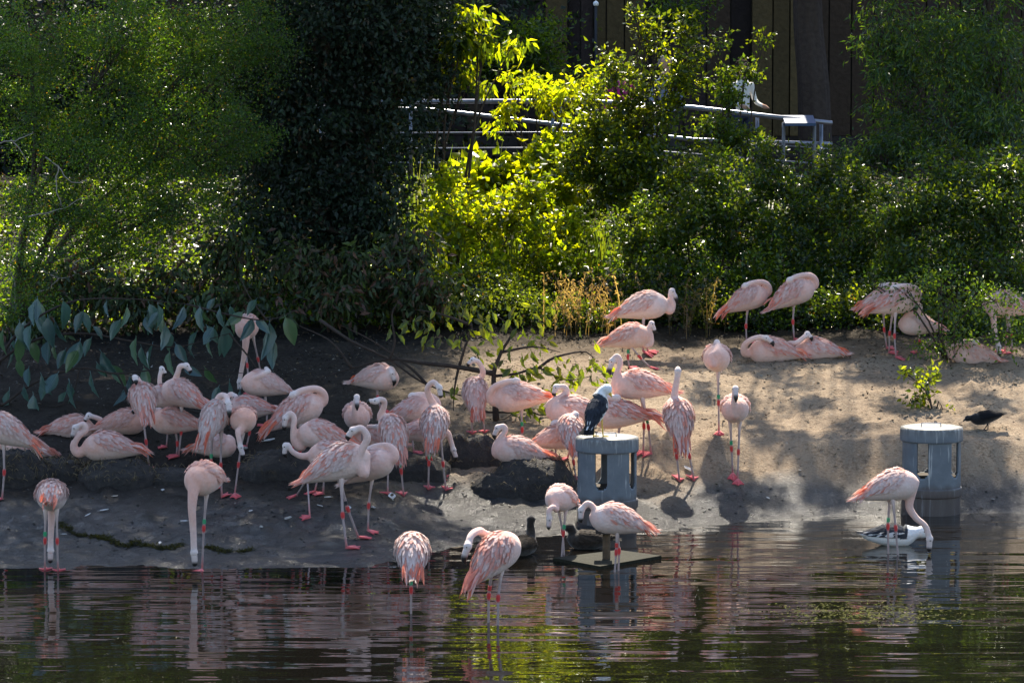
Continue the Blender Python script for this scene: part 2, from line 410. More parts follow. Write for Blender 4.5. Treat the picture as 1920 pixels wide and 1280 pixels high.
def flamingo(label, c, yaw, pitch=8, s=1.0, feet=None, Y=None, sit=None, neck=None, tone=.4, band=None, nd=None,
             side=1, tail=1.0, group='flock of flamingos', red=.3):
    # where it stands: the foot, or the ground under a sitting bird, gives the distance
    if feet and Y is None: Y = float(np.mean([ground(*f[:2])[1] for f in feet]))
    if sit and Y is None: Y = ground(*sit)[1] + .1
    C = at(c[0], c[1], Y)
    ya, pi_ = R(yaw), R(pitch)
    fwd = np.array([math.cos(ya) * math.cos(pi_), math.sin(ya) * math.cos(pi_), math.sin(pi_)])
    lef = np.array([-math.sin(ya), math.cos(ya), 0.]); up = np.cross(fwd, lef)
    Rm = np.stack([fwd, lef, up])           # rows: local axes
    L = lambda p: C + s * (np.asarray(p) @ Rm)
    r_ = np.random.default_rng(int(c[0] * 7 + c[1]))
    base = np.array([C[0], C[1], terrain(C[0], C[1])]) if not feet else None
    # ---- torso
    mb = MB()
    xx = np.linspace(TX[0], TX[-1], 26)
    b = np.interp(xx, TX, TB); h = np.interp(xx, TX, TH); zc = np.interp(xx, TX, TZ)
    a = np.arange(20) / 20 * 2 * math.pi
    V = np.stack([np.broadcast_to(xx[:, None], (26, 20)), b[:, None] * np.cos(a), zc[:, None] + h[:, None] * np.sin(a)], -1).reshape(-1, 3)
    V = np.concatenate([V, [[xx[0] - .004, 0, zc[0]], [xx[-1] + .004, 0, zc[-1]]]])
    Fs = []
    for i in range(25):
        for j in range(20):
            k = (j + 1) % 20; Fs.append((i*20+j, (i+1)*20+j, (i+1)*20+k, i*20+k))
    for j in range(20):
        k = (j + 1) % 20; Fs.append((520, j, k)); Fs.append((521, 25*20+k, 25*20+j))
    mb.add(C + s * (V @ Rm), Fs)
    # ---- neck and head
    if neck == 'sleep':
        pts = [L((p[0], p[1] * side, p[2])) for p in SLEEP]; tuck = True
    else:
        dn = (math.sin(ya) * .20 * s) if nd is None else nd
        pts = [at(p[0], p[1], Y + (p[2] if len(p) > 2 else dn)) for p in neck]; tuck = False
    head, tip = pts[-2], pts[-1]
    dirv = tip - head; ln = np.linalg.norm(dirv); dirv /= ln
    ln = min(max(ln, .085 * s), .135 * s); tip = head + dirv * ln
    ctrl = [L((.08, 0, 0)), L((.185, 0, -.015))] + pts[:-2] + [head]
    N = spline(ctrl, .018)
    u = np.concatenate([[0], np.cumsum(np.linalg.norm(np.diff(N, axis=0), axis=1))]); u /= u[-1]
    rad = s * (.029 + .048 * (1 - u) ** 2.6)
    mb.tube(N, rad, 10)
    hp = [head - dirv * .034, head - dirv * .018, head, head + dirv * .024, head + dirv * .042]
    mb.tube(hp, [s * x for x in (.022, .034, .038, .030, .018)], 10)
    # ---- legs (added to the same mesh after the skin is fused)
    lg = MB(); bands = []; root = None
    fw2 = np.array([math.cos(ya), math.sin(ya), 0])
    if feet:
        G = [ground(*f[:2]) for f in feet]
        root = np.mean(G, 0)
        order = np.argsort([np.dot(g - C, lef) for g in G])
        for rank, k in enumerate(order):
            g = G[k]; o = feet[k][2] if len(feet[k]) > 2 else {}
            sy = 0.012 if len(feet) == 1 else (-.05 if rank == 0 else .05)
            hip = L((-.02, sy, -.07)); wet = g[2] < .012
            ft = g + np.array([0, 0, .012])
            if wet: ft[2] = terrain(g[0], g[1]) + .01
            top = g + np.array([0, 0, .012]) if wet else ft
            kn = lerp(hip, top, o.get('k', .56)) - fw2 * o.get('kb', .015)
            if 'kp' in o: kn = at(o['kp'][0], o['kp'][1], Y)
            d1 = (kn - hip) / np.linalg.norm(kn - hip); d2 = (ft - kn) / np.linalg.norm(ft - kn)
            P = [hip, lerp(hip, kn, .35), lerp(hip, kn, .6), kn - d1 * .04, kn - d1 * .02, kn, kn + d2 * .022, kn + d2 * .045, lerp(kn, ft, .6), ft]
            rr = np.array([.032, .014, .0105, .010, .0155, .017, .0145, .0095, .009, .0095]) * s
            hot = .0 if o.get('grey') else 1
            cc = [lerp(PALE, CREAM, .5), lerp(PALE, LEGC, .5), LEGC, LEGC, RED, RED, RED, LEGC, LEGC * .95, lerp(LEGC, FOOT, .7)]
            lg.tube(P, rr, 8, np.array(cc))
            # webbed foot
            fd = o.get('fd'); fdir = fw2 if fd is None else np.array([math.cos(R(fd)), math.sin(R(fd)), 0])
            lf = np.array([-fdir[1], fdir[0], 0]); n0 = ft - [0, 0, .004]
            def gp(p):
                z = max(terrain(p[0], p[1]), -9) + .008; return np.array([p[0], p[1], z])
            tips = [gp(ft + s * (fdir * .085 + lf * .058)), gp(ft + s * fdir * .108), gp(ft + s * (fdir * .085 - lf * .058))]
            wb = [gp(ft + s * (fdir * .075 + lf * .026)), gp(ft + s * (fdir * .075 - lf * .026))]
            heel = gp(ft - fdir * .014 * s)
            ring = [heel, tips[2], wb[1], tips[1], wb[0], tips[0]]
            topv = [p + [0, 0, .006] for p in ring] + [ft + [0, 0, .02]]
            lg.add(ring + topv, [(0,1,7,6),(1,2,8,7),(2,3,9,8),(3,4,10,9),(4,5,11,10),(5,0,6,11)] +
                   [(12, 6 + i, 6 + (i + 1) % 6) for i in range(6)] + [(5, 4, 3, 2, 1, 0)], FOOT)
            for tpt in tips: lg.tube([ft + [0, 0, .008], lerp(ft, tpt, .6) + [0, 0, .006], tpt + [0, 0, .004]], [.011, .009, .007], 5, FOOT)
            if band and (rank == band[1] % len(feet)):
                bands.append((kn - d1 * .062, d1, band[0]))
    else: root = base
    root = np.asarray(root, float)
    T = thing('flamingo', label, 'flamingo', root, group)
    # ---- skin colours
    def cb(V, Fs):
        p = ((V - C) @ Rm.T) / s
        q = np.sqrt((p[:, 0] / .26) ** 2 + (p[:, 1] / .15) ** 2 + (p[:, 2] / .15) ** 2)
        dt = (q - 1) * .13
        D = np.linalg.norm(V[:, None] - N[None], axis=2) - rad[None]
        k = D.argmin(1); dn_ = D[np.arange(len(V)), k]; uu = u[k]
        wn = 1 / (1 + np.exp(-(dt - dn_) / .012)); wn = np.where(uu < .12, wn * .3, wn)
        n1 = fbm(p[:, 0] * 22 + c[0], p[:, 1] * 22 + p[:, 2] * 17 + c[1], 3)[:, None]
        bodyc = lerp(PALE, SALM, np.clip(tone * .9 + (p[:, 0:1] - .05) * 1.2 + n1 * .9, 0, 1))
        bodyc = lerp(bodyc, WHITE, max(0, .35 - tone)); bodyc = lerp(bodyc, CREAM, np.clip(-p[:, 2:3] * 5 - .1, 0, .7))
        neckc = lerp(lerp(SALM, PINK, .35), PALE, np.clip(uu[:, None] * 1.05 - tone * .25 + n1 * .6, 0, 1))
        dh = np.linalg.norm(V - head, axis=1)
        neckc = lerp(neckc, WHITE * .93, np.clip(1 - (dh / .075), 0, .8)[:, None])
        col = lerp(bodyc, neckc, wn[:, None])
        m2 = MB(); m2.v.append(V); m2.f = list(Fs); m2.c.append(col); m2.n = len(V)
        if lg.n:
            m2.f += [tuple(i + m2.n for i in f) for f in lg.f]; m2.v += lg.v; m2.c += lg.c
        ob('body', m2.mesh('body', root), M['skin'], T)
    fuse(mb, .0115, cb)
    # ---- wing feathers
    def S(x, ph, off):
        bb = np.interp(x, TX, TB) + off; hh = np.interp(x, TX, TH) + off; zz = np.interp(x, TX, TZ)
        return np.stack([x, bb * np.cos(ph), zz + hh * np.sin(ph)], -1)
    for sd in (0, 1):
        X, PH, CC = [], [], []
        for i, x in enumerate(np.arange(-.27, .155, .021)):
            lo = 2 if x < .05 else 2 + (x - .05) * 380
            for ph in np.arange(lo + (i % 2) * 5, 96, 10.5):
                X.append(x + r_.normal(0, .006)); PH.append(ph + r_.normal(0, 2.5))
        X = np.array(X); PH = np.array(PH); n = len(X)
        if sd: PH = 180 - PH
        ph = np.radians(PH); sg = np.where(PH < 90, -1, 1) * (1 if True else 1)
        Ln = (.075 + .06 * np.clip(-X * 4, 0, 1)) * r_.uniform(.8, 1.3, n)
        lean = np.radians(15) * sg * np.clip(np.abs(np.cos(ph)) * 2, .2, 1) * r_.uniform(.5, 1.5, n)
        wd = np.radians(r_.uniform(4.6, 7.2, n)) * (.142 / (np.interp(X, TX, TB) + .03))
        lift = r_.uniform(.006, .024, n)
        K = [(0, .001, 0), (.45, .55, 1), (.8, .9, .85), (1, 1, 0)]
        pv = []
        for k, lf_, ww in K:
            for e in ((0,) if ww == 0 else (-1, 1)):
                pv.append(S(X - Ln * k, ph + lean * k + e * wd * ww, .003 + lift * lf_))
        P = np.stack(pv, 1)                      # n,6,3
        rear = np.clip(-X / .25, 0, 1)
        isr = r_.random(n) < (red * (.5 + .9 * rear) * np.clip(np.sin(ph) * .4 + .75, 0, 1.2))
        t1 = np.clip(tone + r_.normal(0, .22, n), 0, 1)[:, None]
        bc = lerp(PALE, PINK if tone < .6 else lerp(PINK, SALM, .7), t1); bc = lerp(bc, WHITE, np.clip((r_.random(n)[:, None] ** 2) * .45 + max(0, .35 - tone) * 1.3, 0, .8))
        bc = np.where(isr[:, None], lerp(PINK, CORAL, (r_.uniform(.14, .55, n) + .22 * rear)[:, None]), bc)
        cr = lerp(bc, PINK * .85, .4); ct = lerp(bc, WHITE, .22)
        CCv = np.stack([cr, cr, cr, bc, bc, ct], 1)
        off = (np.arange(n) * 6)[:, None]
        f = []
        for tri in ((0, 2, 1), (1, 2, 4, 3), (3, 4, 5)): f += (off + np.array(tri)).tolist()
        W = C + s * (P.reshape(-1, 3) @ Rm) - root
        ob('wing', mesh_np('wing', W, f, CCv.reshape(-1, 3)), M['feather'], T)
    # ---- tail plumes: long coral tertials hanging at the rear
    if tail > 0:
        tm = MB()
        dz = Rm @ np.array([0, 0, -1.])          # world down in local axes
        for k in range(18):
            sy = -1 if k % 2 else 1
            st = np.array([-.17 - r_.uniform(0, .06), sy * r_.uniform(.02, .075), r_.uniform(-.01, .05)])
            ln2 = r_.uniform(.15, .22) * tail
            d = np.array([-1, sy * r_.uniform(-.15, .12), r_.uniform(-.45, -.1)]); d /= np.linalg.norm(d)
            p1 = st + d * ln2 * .55; d2 = d + dz * r_.uniform(.3, .75); d2 /= np.linalg.norm(d2); p2 = p1 + d2 * ln2 * .5
            wv_ = np.cross(d, [0, 0, 1]); wv_ /= np.linalg.norm(wv_); wv_ = wv_ * .7 + np.array([0, 0, .7]) * r_.choice([-1, 1]); hw = r_.uniform(.011, .018)
            cc = lerp(CORAL, PINK, r_.uniform(0, .75)) if k > 3 else lerp(PALE, PINK, r_.uniform(0, .6))
            vs = [st, lerp(st, p1, .6) - wv_ * hw, lerp(st, p1, .6) + wv_ * hw, p1 - wv_ * hw, p1 + wv_ * hw, lerp(p1, p2, .6) - wv_ * hw * .7, lerp(p1, p2, .6) + wv_ * hw * .7, p2]
            tm.add(C + s * (np.array(vs) @ Rm), [(0, 2, 1), (1, 2, 4, 3), (3, 4, 6, 5), (5, 6, 7)], cc)
        ob('tail', tm.mesh('tail', root), M['feather'], T)
    # ---- bill, eyes, bands
    if not tuck:
        bm = MB(); dn2 = np.array([0, 0, -1.]) - dirv * np.dot([0, 0, -1.], dirv)
        nn = np.linalg.norm(dn2); dn2 = dn2 / nn if nn > .2 else -(N[-1] - N[-4]) / np.linalg.norm(N[-1] - N[-4])
        P = [head + dirv * .022, head + dirv * (.022 + (ln - .022) * .35) - dn2 * .004, head + dirv * (.022 + (ln - .022) * .6) - dn2 * .003, head + dirv * ln * .85 + dn2 * .006, tip + dn2 * .022]
        bk = np.array([.018, .016, .014])
        bm.tube(spline(P, .012), np.interp(np.linspace(0, 1, len(spline(P, .012))), [0, .4, .65, 1], [.027, .025, .023, .006]) * s, 8,
                np.array([lerp(np.array([.66, .52, .47]), bk, float(np.clip((k - .38) / .1, 0, 1))) for k in np.linspace(0, 1, len(spline(P, .012)))]))
        ob('bill', bm.mesh('bill', root), M['horn'], T)
        e = np.cross(dirv, dn2); e /= np.linalg.norm(e)
        for sg in (-1, 1):
            ob('eye', eye_me, None, T, tuple(head + e * sg * .033 * s - dn2 * .008 + dirv * .004 - root))
    for bp, bd, bcname in bands:
        q = MB(); q.tube([bp - bd * .019, bp + bd * .019], [.0165, .0165], 10)
        me = q.mesh('leg_band', root, smooth=False); ob('leg_band', me, band_m[bcname], T)
    return T

FL = flamingo
# -- along the water's edge and in the shallows
FL('flamingo seen from behind, wading by the muddy shore with bill straight down between its legs', (96, 930), 92, -4, .98,
   feet=[(84, 1069), (109, 1070)], neck=[(97, 962, .17), (96, 985, .16), (95, 1010, .15), (95, 1032, .14), (94, 1060, .14)], tone=.15, band=('green', 1), red=.12)
FL('salmon flamingo facing the pond, its long straight neck hanging into the water', (384, 897), -112, 2, 1.06,
   feet=[(379, 1068, {'kp': (382, 990)})], neck=[(362, 925, -.24), (360, 955, -.27), (362, 990, -.28), (364, 1036, -.29), (366, 1068, -.29)], tone=.75, band=('green', 0), tail=.5)
FL('pale flamingo standing in the pond on one leg, back turned and head hidden from view', (773, 1036), 92, 22, 1.0,
   feet=[(771, 1150)], neck=[(770, 1022, .24), (768, 1008, .26), (776, 1004, .24), (782, 1014, .2), (786, 1030, .16)], tone=.02, band=('green', 0), red=.12, tail=1.05)
FL('flamingo in the pond with pink wings, twisting its head back to preen under the wing', (930, 1040), 48, 28, 1.08,
   feet=[(915, 1166), (932, 1172)], neck=[(912, 1003, .16), (899, 995, .08), (884, 1003, -.04), (877, 1024, -.12), (866, 1062, -.12)], tone=.35, band=('red', 1), red=.6, tail=1.25)
FL('slim greyish pink flamingo beside the feeder pipe, head hanging down in front of its legs', (1053, 935), -118, 10, .88,
   feet=[(1050, 1044), (1060, 1040)], neck=[(1043, 955, -.22), (1036, 950, -.27), (1029, 958, -.3), (1030, 972, -.3), (1027, 1002, -.3)], tone=.3, band=('green', 1), tail=.4)
FL('flamingo at the floating board with neck arched over and bill near its breast', (1156, 974), 180, 10, .98,
   feet=[(1148, 1072), (1158, 1070)], neck=[(1122, 985), (1116, 965), (1112, 950), (1101, 943), (1090, 956), (1089, 982)], tone=.25, band=('red', 1), red=.2)
FL('flamingo wading beside a swimming gull with curved neck and bill in the water', (1672, 911), 5, 12, 1.03,
   feet=[(1667, 1038), (1690, 1040)], neck=[(1708, 925), (1705, 950), (1717, 970), (1735, 986), (1743, 1010), (1741, 1038)], tone=.2, band=('green', 1), red=.2, tail=.8)
# -- the crowd round the nest mounds
FL('flamingo with only its raised rump and bright tail plumes in view by the ragged nest', (8, 806), 188, 22, 1.08,
   feet=[(4, 938)], neck=[(-50, 810), (-70, 780), (-60, 750), (-75, 735), (-95, 745)], tone=.3, red=.3, tail=1.2)
FL('flamingo sitting low behind a nest mound with a sunlit tail end', (48, 838), 176, 8, .95,
   sit=(40, 862), neck='sleep', tone=.5, tail=1.3)
FL('sleeping salmon flamingo sitting behind the bird on the straw edged nest mound', (135, 802), 4, 0, .95,
   sit=(135, 822), neck=[(188, 800), (190, 788), (178, 782, -.02), (166, 779, -.05), (160, 788, -.06)], tone=.7, red=.35)
FL('flamingo sitting on a dark straw edged nest mound, neck coiled in front of its breast', (203, 837), 182, 2, 1.06,
   Y=34.95, neck=[(147, 850), (138, 836), (147, 818), (161, 806), (156, 795), (141, 802), (135, 828)], tone=.55, red=.3, tail=1.1)
FL('flamingo standing on one leg with its back turned and head laid on its back', (268, 748), 104, 30, .98,
   feet=[(280, 884)], neck=[(262, 722, .13), (258, 710, .08), (253, 708, .0), (255, 716, -.05)], tone=.35, red=.3)
FL('orange breasted flamingo crouching between the nest sitter and the one legged sleeper', (232, 792), 8, 4, .95,
   sit=(235, 818), neck=[(270, 795), (275, 780), (268, 768), (258, 765, -.05), (250, 772, -.08)], tone=1.0, red=.1, tail=.5)
FL('flamingo with neck raised in a hook above its round pink striped back', (342, 738), 152, 18, .98,
   feet=[(335, 858)], neck=[(325, 720, .05), (333, 700, .0), (338, 686, -.02), (350, 686, -.03), (358, 698, -.03)], tone=.5, red=.45)
FL('flamingo half hidden behind two others, only its upright head and neck showing', (312, 744), 170, 8, .85,
   feet=[(312, 842)], neck=[(301, 730, .1), (299, 715, .1), (301, 699, .1), (304, 692, .1), (310, 702, .1)], tone=.3, tail=.4)
FL('dull rose flamingo standing low behind fallen twigs, tail towards the crowd', (326, 790), 184, 4, .95,
   feet=[(331, 858)], neck=[(285, 792), (283, 775), (292, 768, .05), (300, 770, .05), (306, 778, .05)], tone=.7, red=.3)
FL('pale flamingo with folded neck, black bill tip resting against its side, over a crouching bird', (404, 783), 62, 38, 1.0,
   feet=[(396, 925), (416, 935)], neck=[(410, 752, .12), (414, 742, .02), (424, 743, -.12), (428, 757, -.20), (431, 785, -.26)], tone=.1, band=('green', 1), red=.08, tail=1.2)
FL('rusty flamingo with its head hanging upside down beside its red knees', (455, 788), -78, 14, .92,
   feet=[(440, 929)], neck=[(450, 812, -.2), (446, 806, -.24), (447, 818, -.26), (451, 838, -.26), (458, 868, -.26)], tone=.9, tail=.7)
FL('flamingo crouched under a pale standing bird with its neck coiled in a ring', (404, 836), 4, 0, .85,
   Y=35.5, neck=[(434, 838), (437, 826), (428, 818), (420, 828), (428, 836)], tone=.45, red=.15)
FL('flamingo behind the nest ground showing only its flank and tattered tail', (466, 765), 182, -2, .9,
   feet=[(462, 840)], neck=[(428, 760), (426, 745), (434, 738, .05), (440, 744, .05), (436, 752, .05)], tone=.45, red=.5, tail=1.1)
FL('flamingo feeding under drooping shrub leaves, long neck reaching straight down to the mud', (464, 612), -95, -6, .92,
   feet=[(468, 738), (492, 716)], neck=[(461, 640, -.2), (458, 665, -.22), (453, 692, -.22), (449, 716, -.22), (449, 738, -.22)], tone=.8, tail=.5)
FL('round flamingo on one leg with its head buried in its back feathers under dark leaves', (494, 720), -160, 10, .98,
   feet=[(500, 800)], neck=[(468, 730), (474, 712, -.12), (488, 704, -.14), (502, 696, -.06), (498, 690, 0)], tone=.55, red=.08, tail=.5)
FL('big flamingo bent over with humped back and neck folded, plumes sweeping to the ground', (558, 770), 22, 22, 1.12,
   feet=[(546, 890), (566, 895)], neck='sleep', side=-1, tone=.5, red=.4, tail=1.3)
FL('flamingo with pink mottled back holding its neck in an upright crook, bill pointing down', (603, 815), 178, 8, .98,
   feet=[(590, 925), (606, 928)], neck=[(566, 838), (552, 828), (550, 803), (552, 784), (544, 774), (535, 784), (532, 812)], tone=.4, red=.45)
FL('flamingo stooping behind the preening bird, its head dangling near the black mud', (620, 852), 184, 0, .92,
   feet=[(581, 972, {'kp': (576, 892)}), (556, 932, {'kp': (574, 900)})], neck=[(585, 853), (566, 855), (548, 846), (540, 833), (535, 836), (534, 858)], tone=.45, band=('green', 0), tail=.3)
FL('large ruffled flamingo on the mud flat, neck looped back to preen its shoulder', (636, 868), 18, 16, 1.22,
   feet=[(650, 1030), (672, 1010)], neck=[(682, 888), (672, 862), (681, 838), (689, 820), (678, 803), (662, 807), (651, 822)], nd=-.06, tone=.2, band=('dark', 1), red=.35, tail=.55)
FL('pale flamingo sleeping close behind the ruffled preening bird', (696, 874), -20, 24, .98,
   feet=[(690, 998)], neck='sleep', tone=.3, red=.05, tail=.3)
FL('greyish rose flamingo facing the pond with head lowered over its fluffed breast', (670, 780), -90, 6, .98,
   feet=[(664, 868), (678, 868)], neck=[(669, 792, -.20), (665, 775, -.23), (666, 756, -.23), (669, 745, -.27), (670, 773, -.345)], tone=.55, red=.15, tail=.4)
FL('dusky flamingo crouching behind the two on the mud flat', (706, 826), 186, 2, .9,
   sit=(706, 852), neck='sleep', tone=.6, tail=.5)
FL('flamingo seen from behind, coral tail hanging and head turned sideways on a crooked neck', (737, 812), 108, 40, 1.0,
   feet=[(727, 928), (757, 932)], neck=[(714, 782, .1), (719, 765, .06), (721, 752, .03), (712, 748, 0), (704, 752, -.02), (694, 753, -.02)], tone=.25, band=('green', 0), red=.35)
FL('rose flamingo behind the crooked neck bird, tail tip sticking out to the side', (776, 769), 2, 8, .92,
   feet=[(776, 850)], neck='sleep', tone=.55, red=.3)
FL('flamingo with swan like neck raised and black bill tucked in, back turned to the pond', (815, 794), 84, 36, .98,
   feet=[(803, 920), (836, 921)], neck=[(815, 762, .12), (804, 742, .08), (802, 726, .04), (813, 716, 0), (824, 727, -.02), (826, 748, -.02)], tone=.2, band=('green', 1), red=.2, tail=1.1)
FL('flamingo behind the swan necked one, lowering its grey pink head towards the mud', (797, 808), 0, -2, .9,
   feet=[(812, 895), (824, 897)], neck=[(832, 808), (840, 812), (845, 826), (850, 843), (857, 867)], tone=.4, red=.5)
FL('flamingo asleep on bare ground under a long branch, pale head resting on its flank', (708, 708), -22, 4, .98,
   feet=[(714, 768)], neck=[(739, 712, -.08), (737, 695, -.1), (732, 690, -.12), (735, 700, -.15), (741, 722, -.15)], tone=.4, red=.06, tail=.4)
FL('flamingo behind a leafy twig with streaked back and coral tail pointing down', (891, 738), 96, 36, .96,
   feet=[(886, 815), (909, 812)], neck=[(903, 705, .1), (905, 694, .06), (897, 678, .03), (886, 675, 0), (876, 686, 0)], tone=.4, band=('green', 0), red=.15)
FL('flamingo under the leafy twig with loose flank feathers and tail raised towards the feeder', (972, 744), 176, -6, 1.06,
   feet=[(976, 846)], neck='sleep', tone=.5, band=('green', 0), red=.15, tail=.9)
FL('flamingo sitting on the tallest bare nest mound, neck in an S and coral tail splayed', (972, 845), 181, 6, 1.0,
   Y=35.2, neck=[(931, 852), (929, 838), (938, 820), (948, 807), (944, 798), (933, 802), (925, 823)], tone=.3, red=.12, tail=1.4)
FL('flamingo with its neck curled down, crouching behind the gull on the feeder', (1076, 770), 182, 2, 1.08,
   feet=[(1064, 862)], neck=[(1034, 778), (1031, 758), (1048, 745), (1063, 735), (1058, 725), (1043, 726), (1038, 742)], tone=.55, red=.25)
FL('flamingo behind the gull with red streaked wing and long orange tail plumes', (1158, 776), 178, -2, 1.08,
   feet=[(1150, 862)], neck='sleep', tone=.4, red=.7, tail=1.45)
FL('small flamingo with its back to the feeder, pink tail hanging and head turned away', (1070, 808), 100, 34, .95,
   feet=[(1081, 905)], neck=[(1074, 783, .1), (1078, 774, .06), (1080, 778, .02), (1076, 790, 0)], tone=.2, red=.25, tail=1.0)
FL('shaggy brownish flamingo crouching behind the small bird at the feeder', (1044, 820), 4, 8, .9,
   feet=[(1046, 880)], neck='sleep', tone=.65, red=.05, tail=.5)
# -- on the sunlit slope
FL('flamingo standing tall in the sun with S shaped upright neck and red wing patch', (1200, 722), 178, 4, 1.08,
   feet=[(1206, 851), (1221, 852)], neck=[(1160, 738), (1153, 720), (1158, 698), (1163, 680), (1157, 667), (1148, 677), (1141, 702)], tone=.5, band=('green', 1), red=.55, tail=.7)
FL('flamingo walking at the top of the slope with black bill hanging against its neck', (1180, 631), -4, 10, .98,
   feet=[(1180, 692), (1220, 692)], neck=[(1208, 646), (1220, 645), (1221, 628), (1217, 614), (1222, 607), (1228, 626)], tone=.6, band=('green', 1), red=.3, tail=.8)
FL('plump cream flamingo at the edge of the shrubs, head drooped onto its breast', (1208, 574), 4, 10, 1.12,
   feet=[(1206, 662), (1215, 662)], neck=[(1256, 584), (1262, 570), (1257, 554), (1260, 546), (1271, 568)], tone=.2, red=.15)
FL('sleeping flamingo on one leg with a bright orange tail, touching its neighbour', (1402, 560), 14, 20, 1.0,
   feet=[(1400, 646)], neck='sleep', side=-1, tone=.55, red=.35, tail=1.25)
FL('sleeping flamingo on one leg against dark shrubs with a humped neck and dull tail', (1488, 550), 12, 24, 1.05,
   feet=[(1489, 638)], neck='sleep', side=-1, tone=.5, red=.3, tail=.7)
FL('flamingo lying on the ground with red wing streaks and head laid on its back', (1448, 658), 183, 2, 1.08,
   sit=(1448, 677), neck=[(1397, 662, -.05), (1396, 648, -.10), (1408, 637, -.13), (1424, 632, -.13), (1437, 634, -.14), (1452, 646, -.17)], tone=.6, red=.5, tail=.9)
FL('flamingo lying on the ground beside the red streaked one, small head raised on its back', (1530, 656), 176, 0, 1.0,
   sit=(1528, 674), neck=[(1480, 657, -.04), (1478, 645, -.10), (1492, 643, -.15), (1505, 634, -.12), (1514, 626, -.08), (1524, 637, -.12)], tone=.5, red=.25, tail=.8)
FL('flamingo balancing on one straight leg, facing the pond with its head turned onto its back', (1344, 673), -96, 16, 1.0,
   feet=[(1348, 813)], neck=[(1336, 684, -.23), (1332, 668, -.24), (1342, 660, -.2), (1347, 648, -.1), (1344, 642, -.04), (1341, 650, .06)], tone=.5, band=('green', 0), red=.1, tail=.6)
FL('flamingo standing squarely towards the pond with its black bill hanging on its chest', (1378, 768), -90, 14, 1.0,
   feet=[(1374, 893), (1383, 902)], neck=[(1378, 780, -.20), (1376, 758, -.23), (1377, 740, -.24), (1379, 729, -.28), (1381, 762, -.36)], tone=.55, band=('green', 0), red=.1, tail=.5)
FL('flamingo seen from behind on the slope with its neck stretched straight up', (1272, 783), 98, 42, 1.08,
   feet=[(1274, 905), (1301, 902)], neck=[(1264, 748, .1), (1267, 725, .1), (1270, 706, .1), (1271, 695, .1), (1271, 690, .2)], tone=.35, band=('red', 1), red=.25, tail=1.1)
# -- among the bushes at the far end of the slope
FL('flamingo standing among bush leaves with a deep coral drooping tail', (1678, 566), 8, 12, 1.02,
   feet=[(1667, 663), (1680, 672)], neck='sleep', side=-1, tone=.35, red=.5, tail=1.15)
FL('flamingo mostly hidden behind the coral tailed bird, its paler tail poking out', (1658, 562), 6, 10, .95,
   feet=[(1663, 655)], neck='sleep', tone=.3, red=.2)
FL('small flamingo crouching in the bush with neck coiled like a snake above it', (1720, 608), 192, 6, .9,
   feet=[(1722, 662)], neck=[(1694, 606), (1702, 590, -.08), (1720, 588, -.08), (1726, 574, -.06), (1716, 568, -.06), (1708, 576, -.06)], tone=.25, red=.15)
FL('flamingo lying under the bush twigs with striped folded wings', (1826, 666), 178, 4, .95,
   sit=(1826, 684), neck='sleep', tone=.6, red=.25, tail=.5)
FL('flamingo behind thin twigs stretching its neck down to the ground', (1886, 572), 170, 4, 1.05,
   feet=[(1884, 662), (1898, 664)], neck=[(1862, 592, -.1), (1864, 612, -.12), (1868, 634, -.12), (1872, 650, -.12), (1874, 670, -.12)], tone=.45, red=.3)
run_fuse()

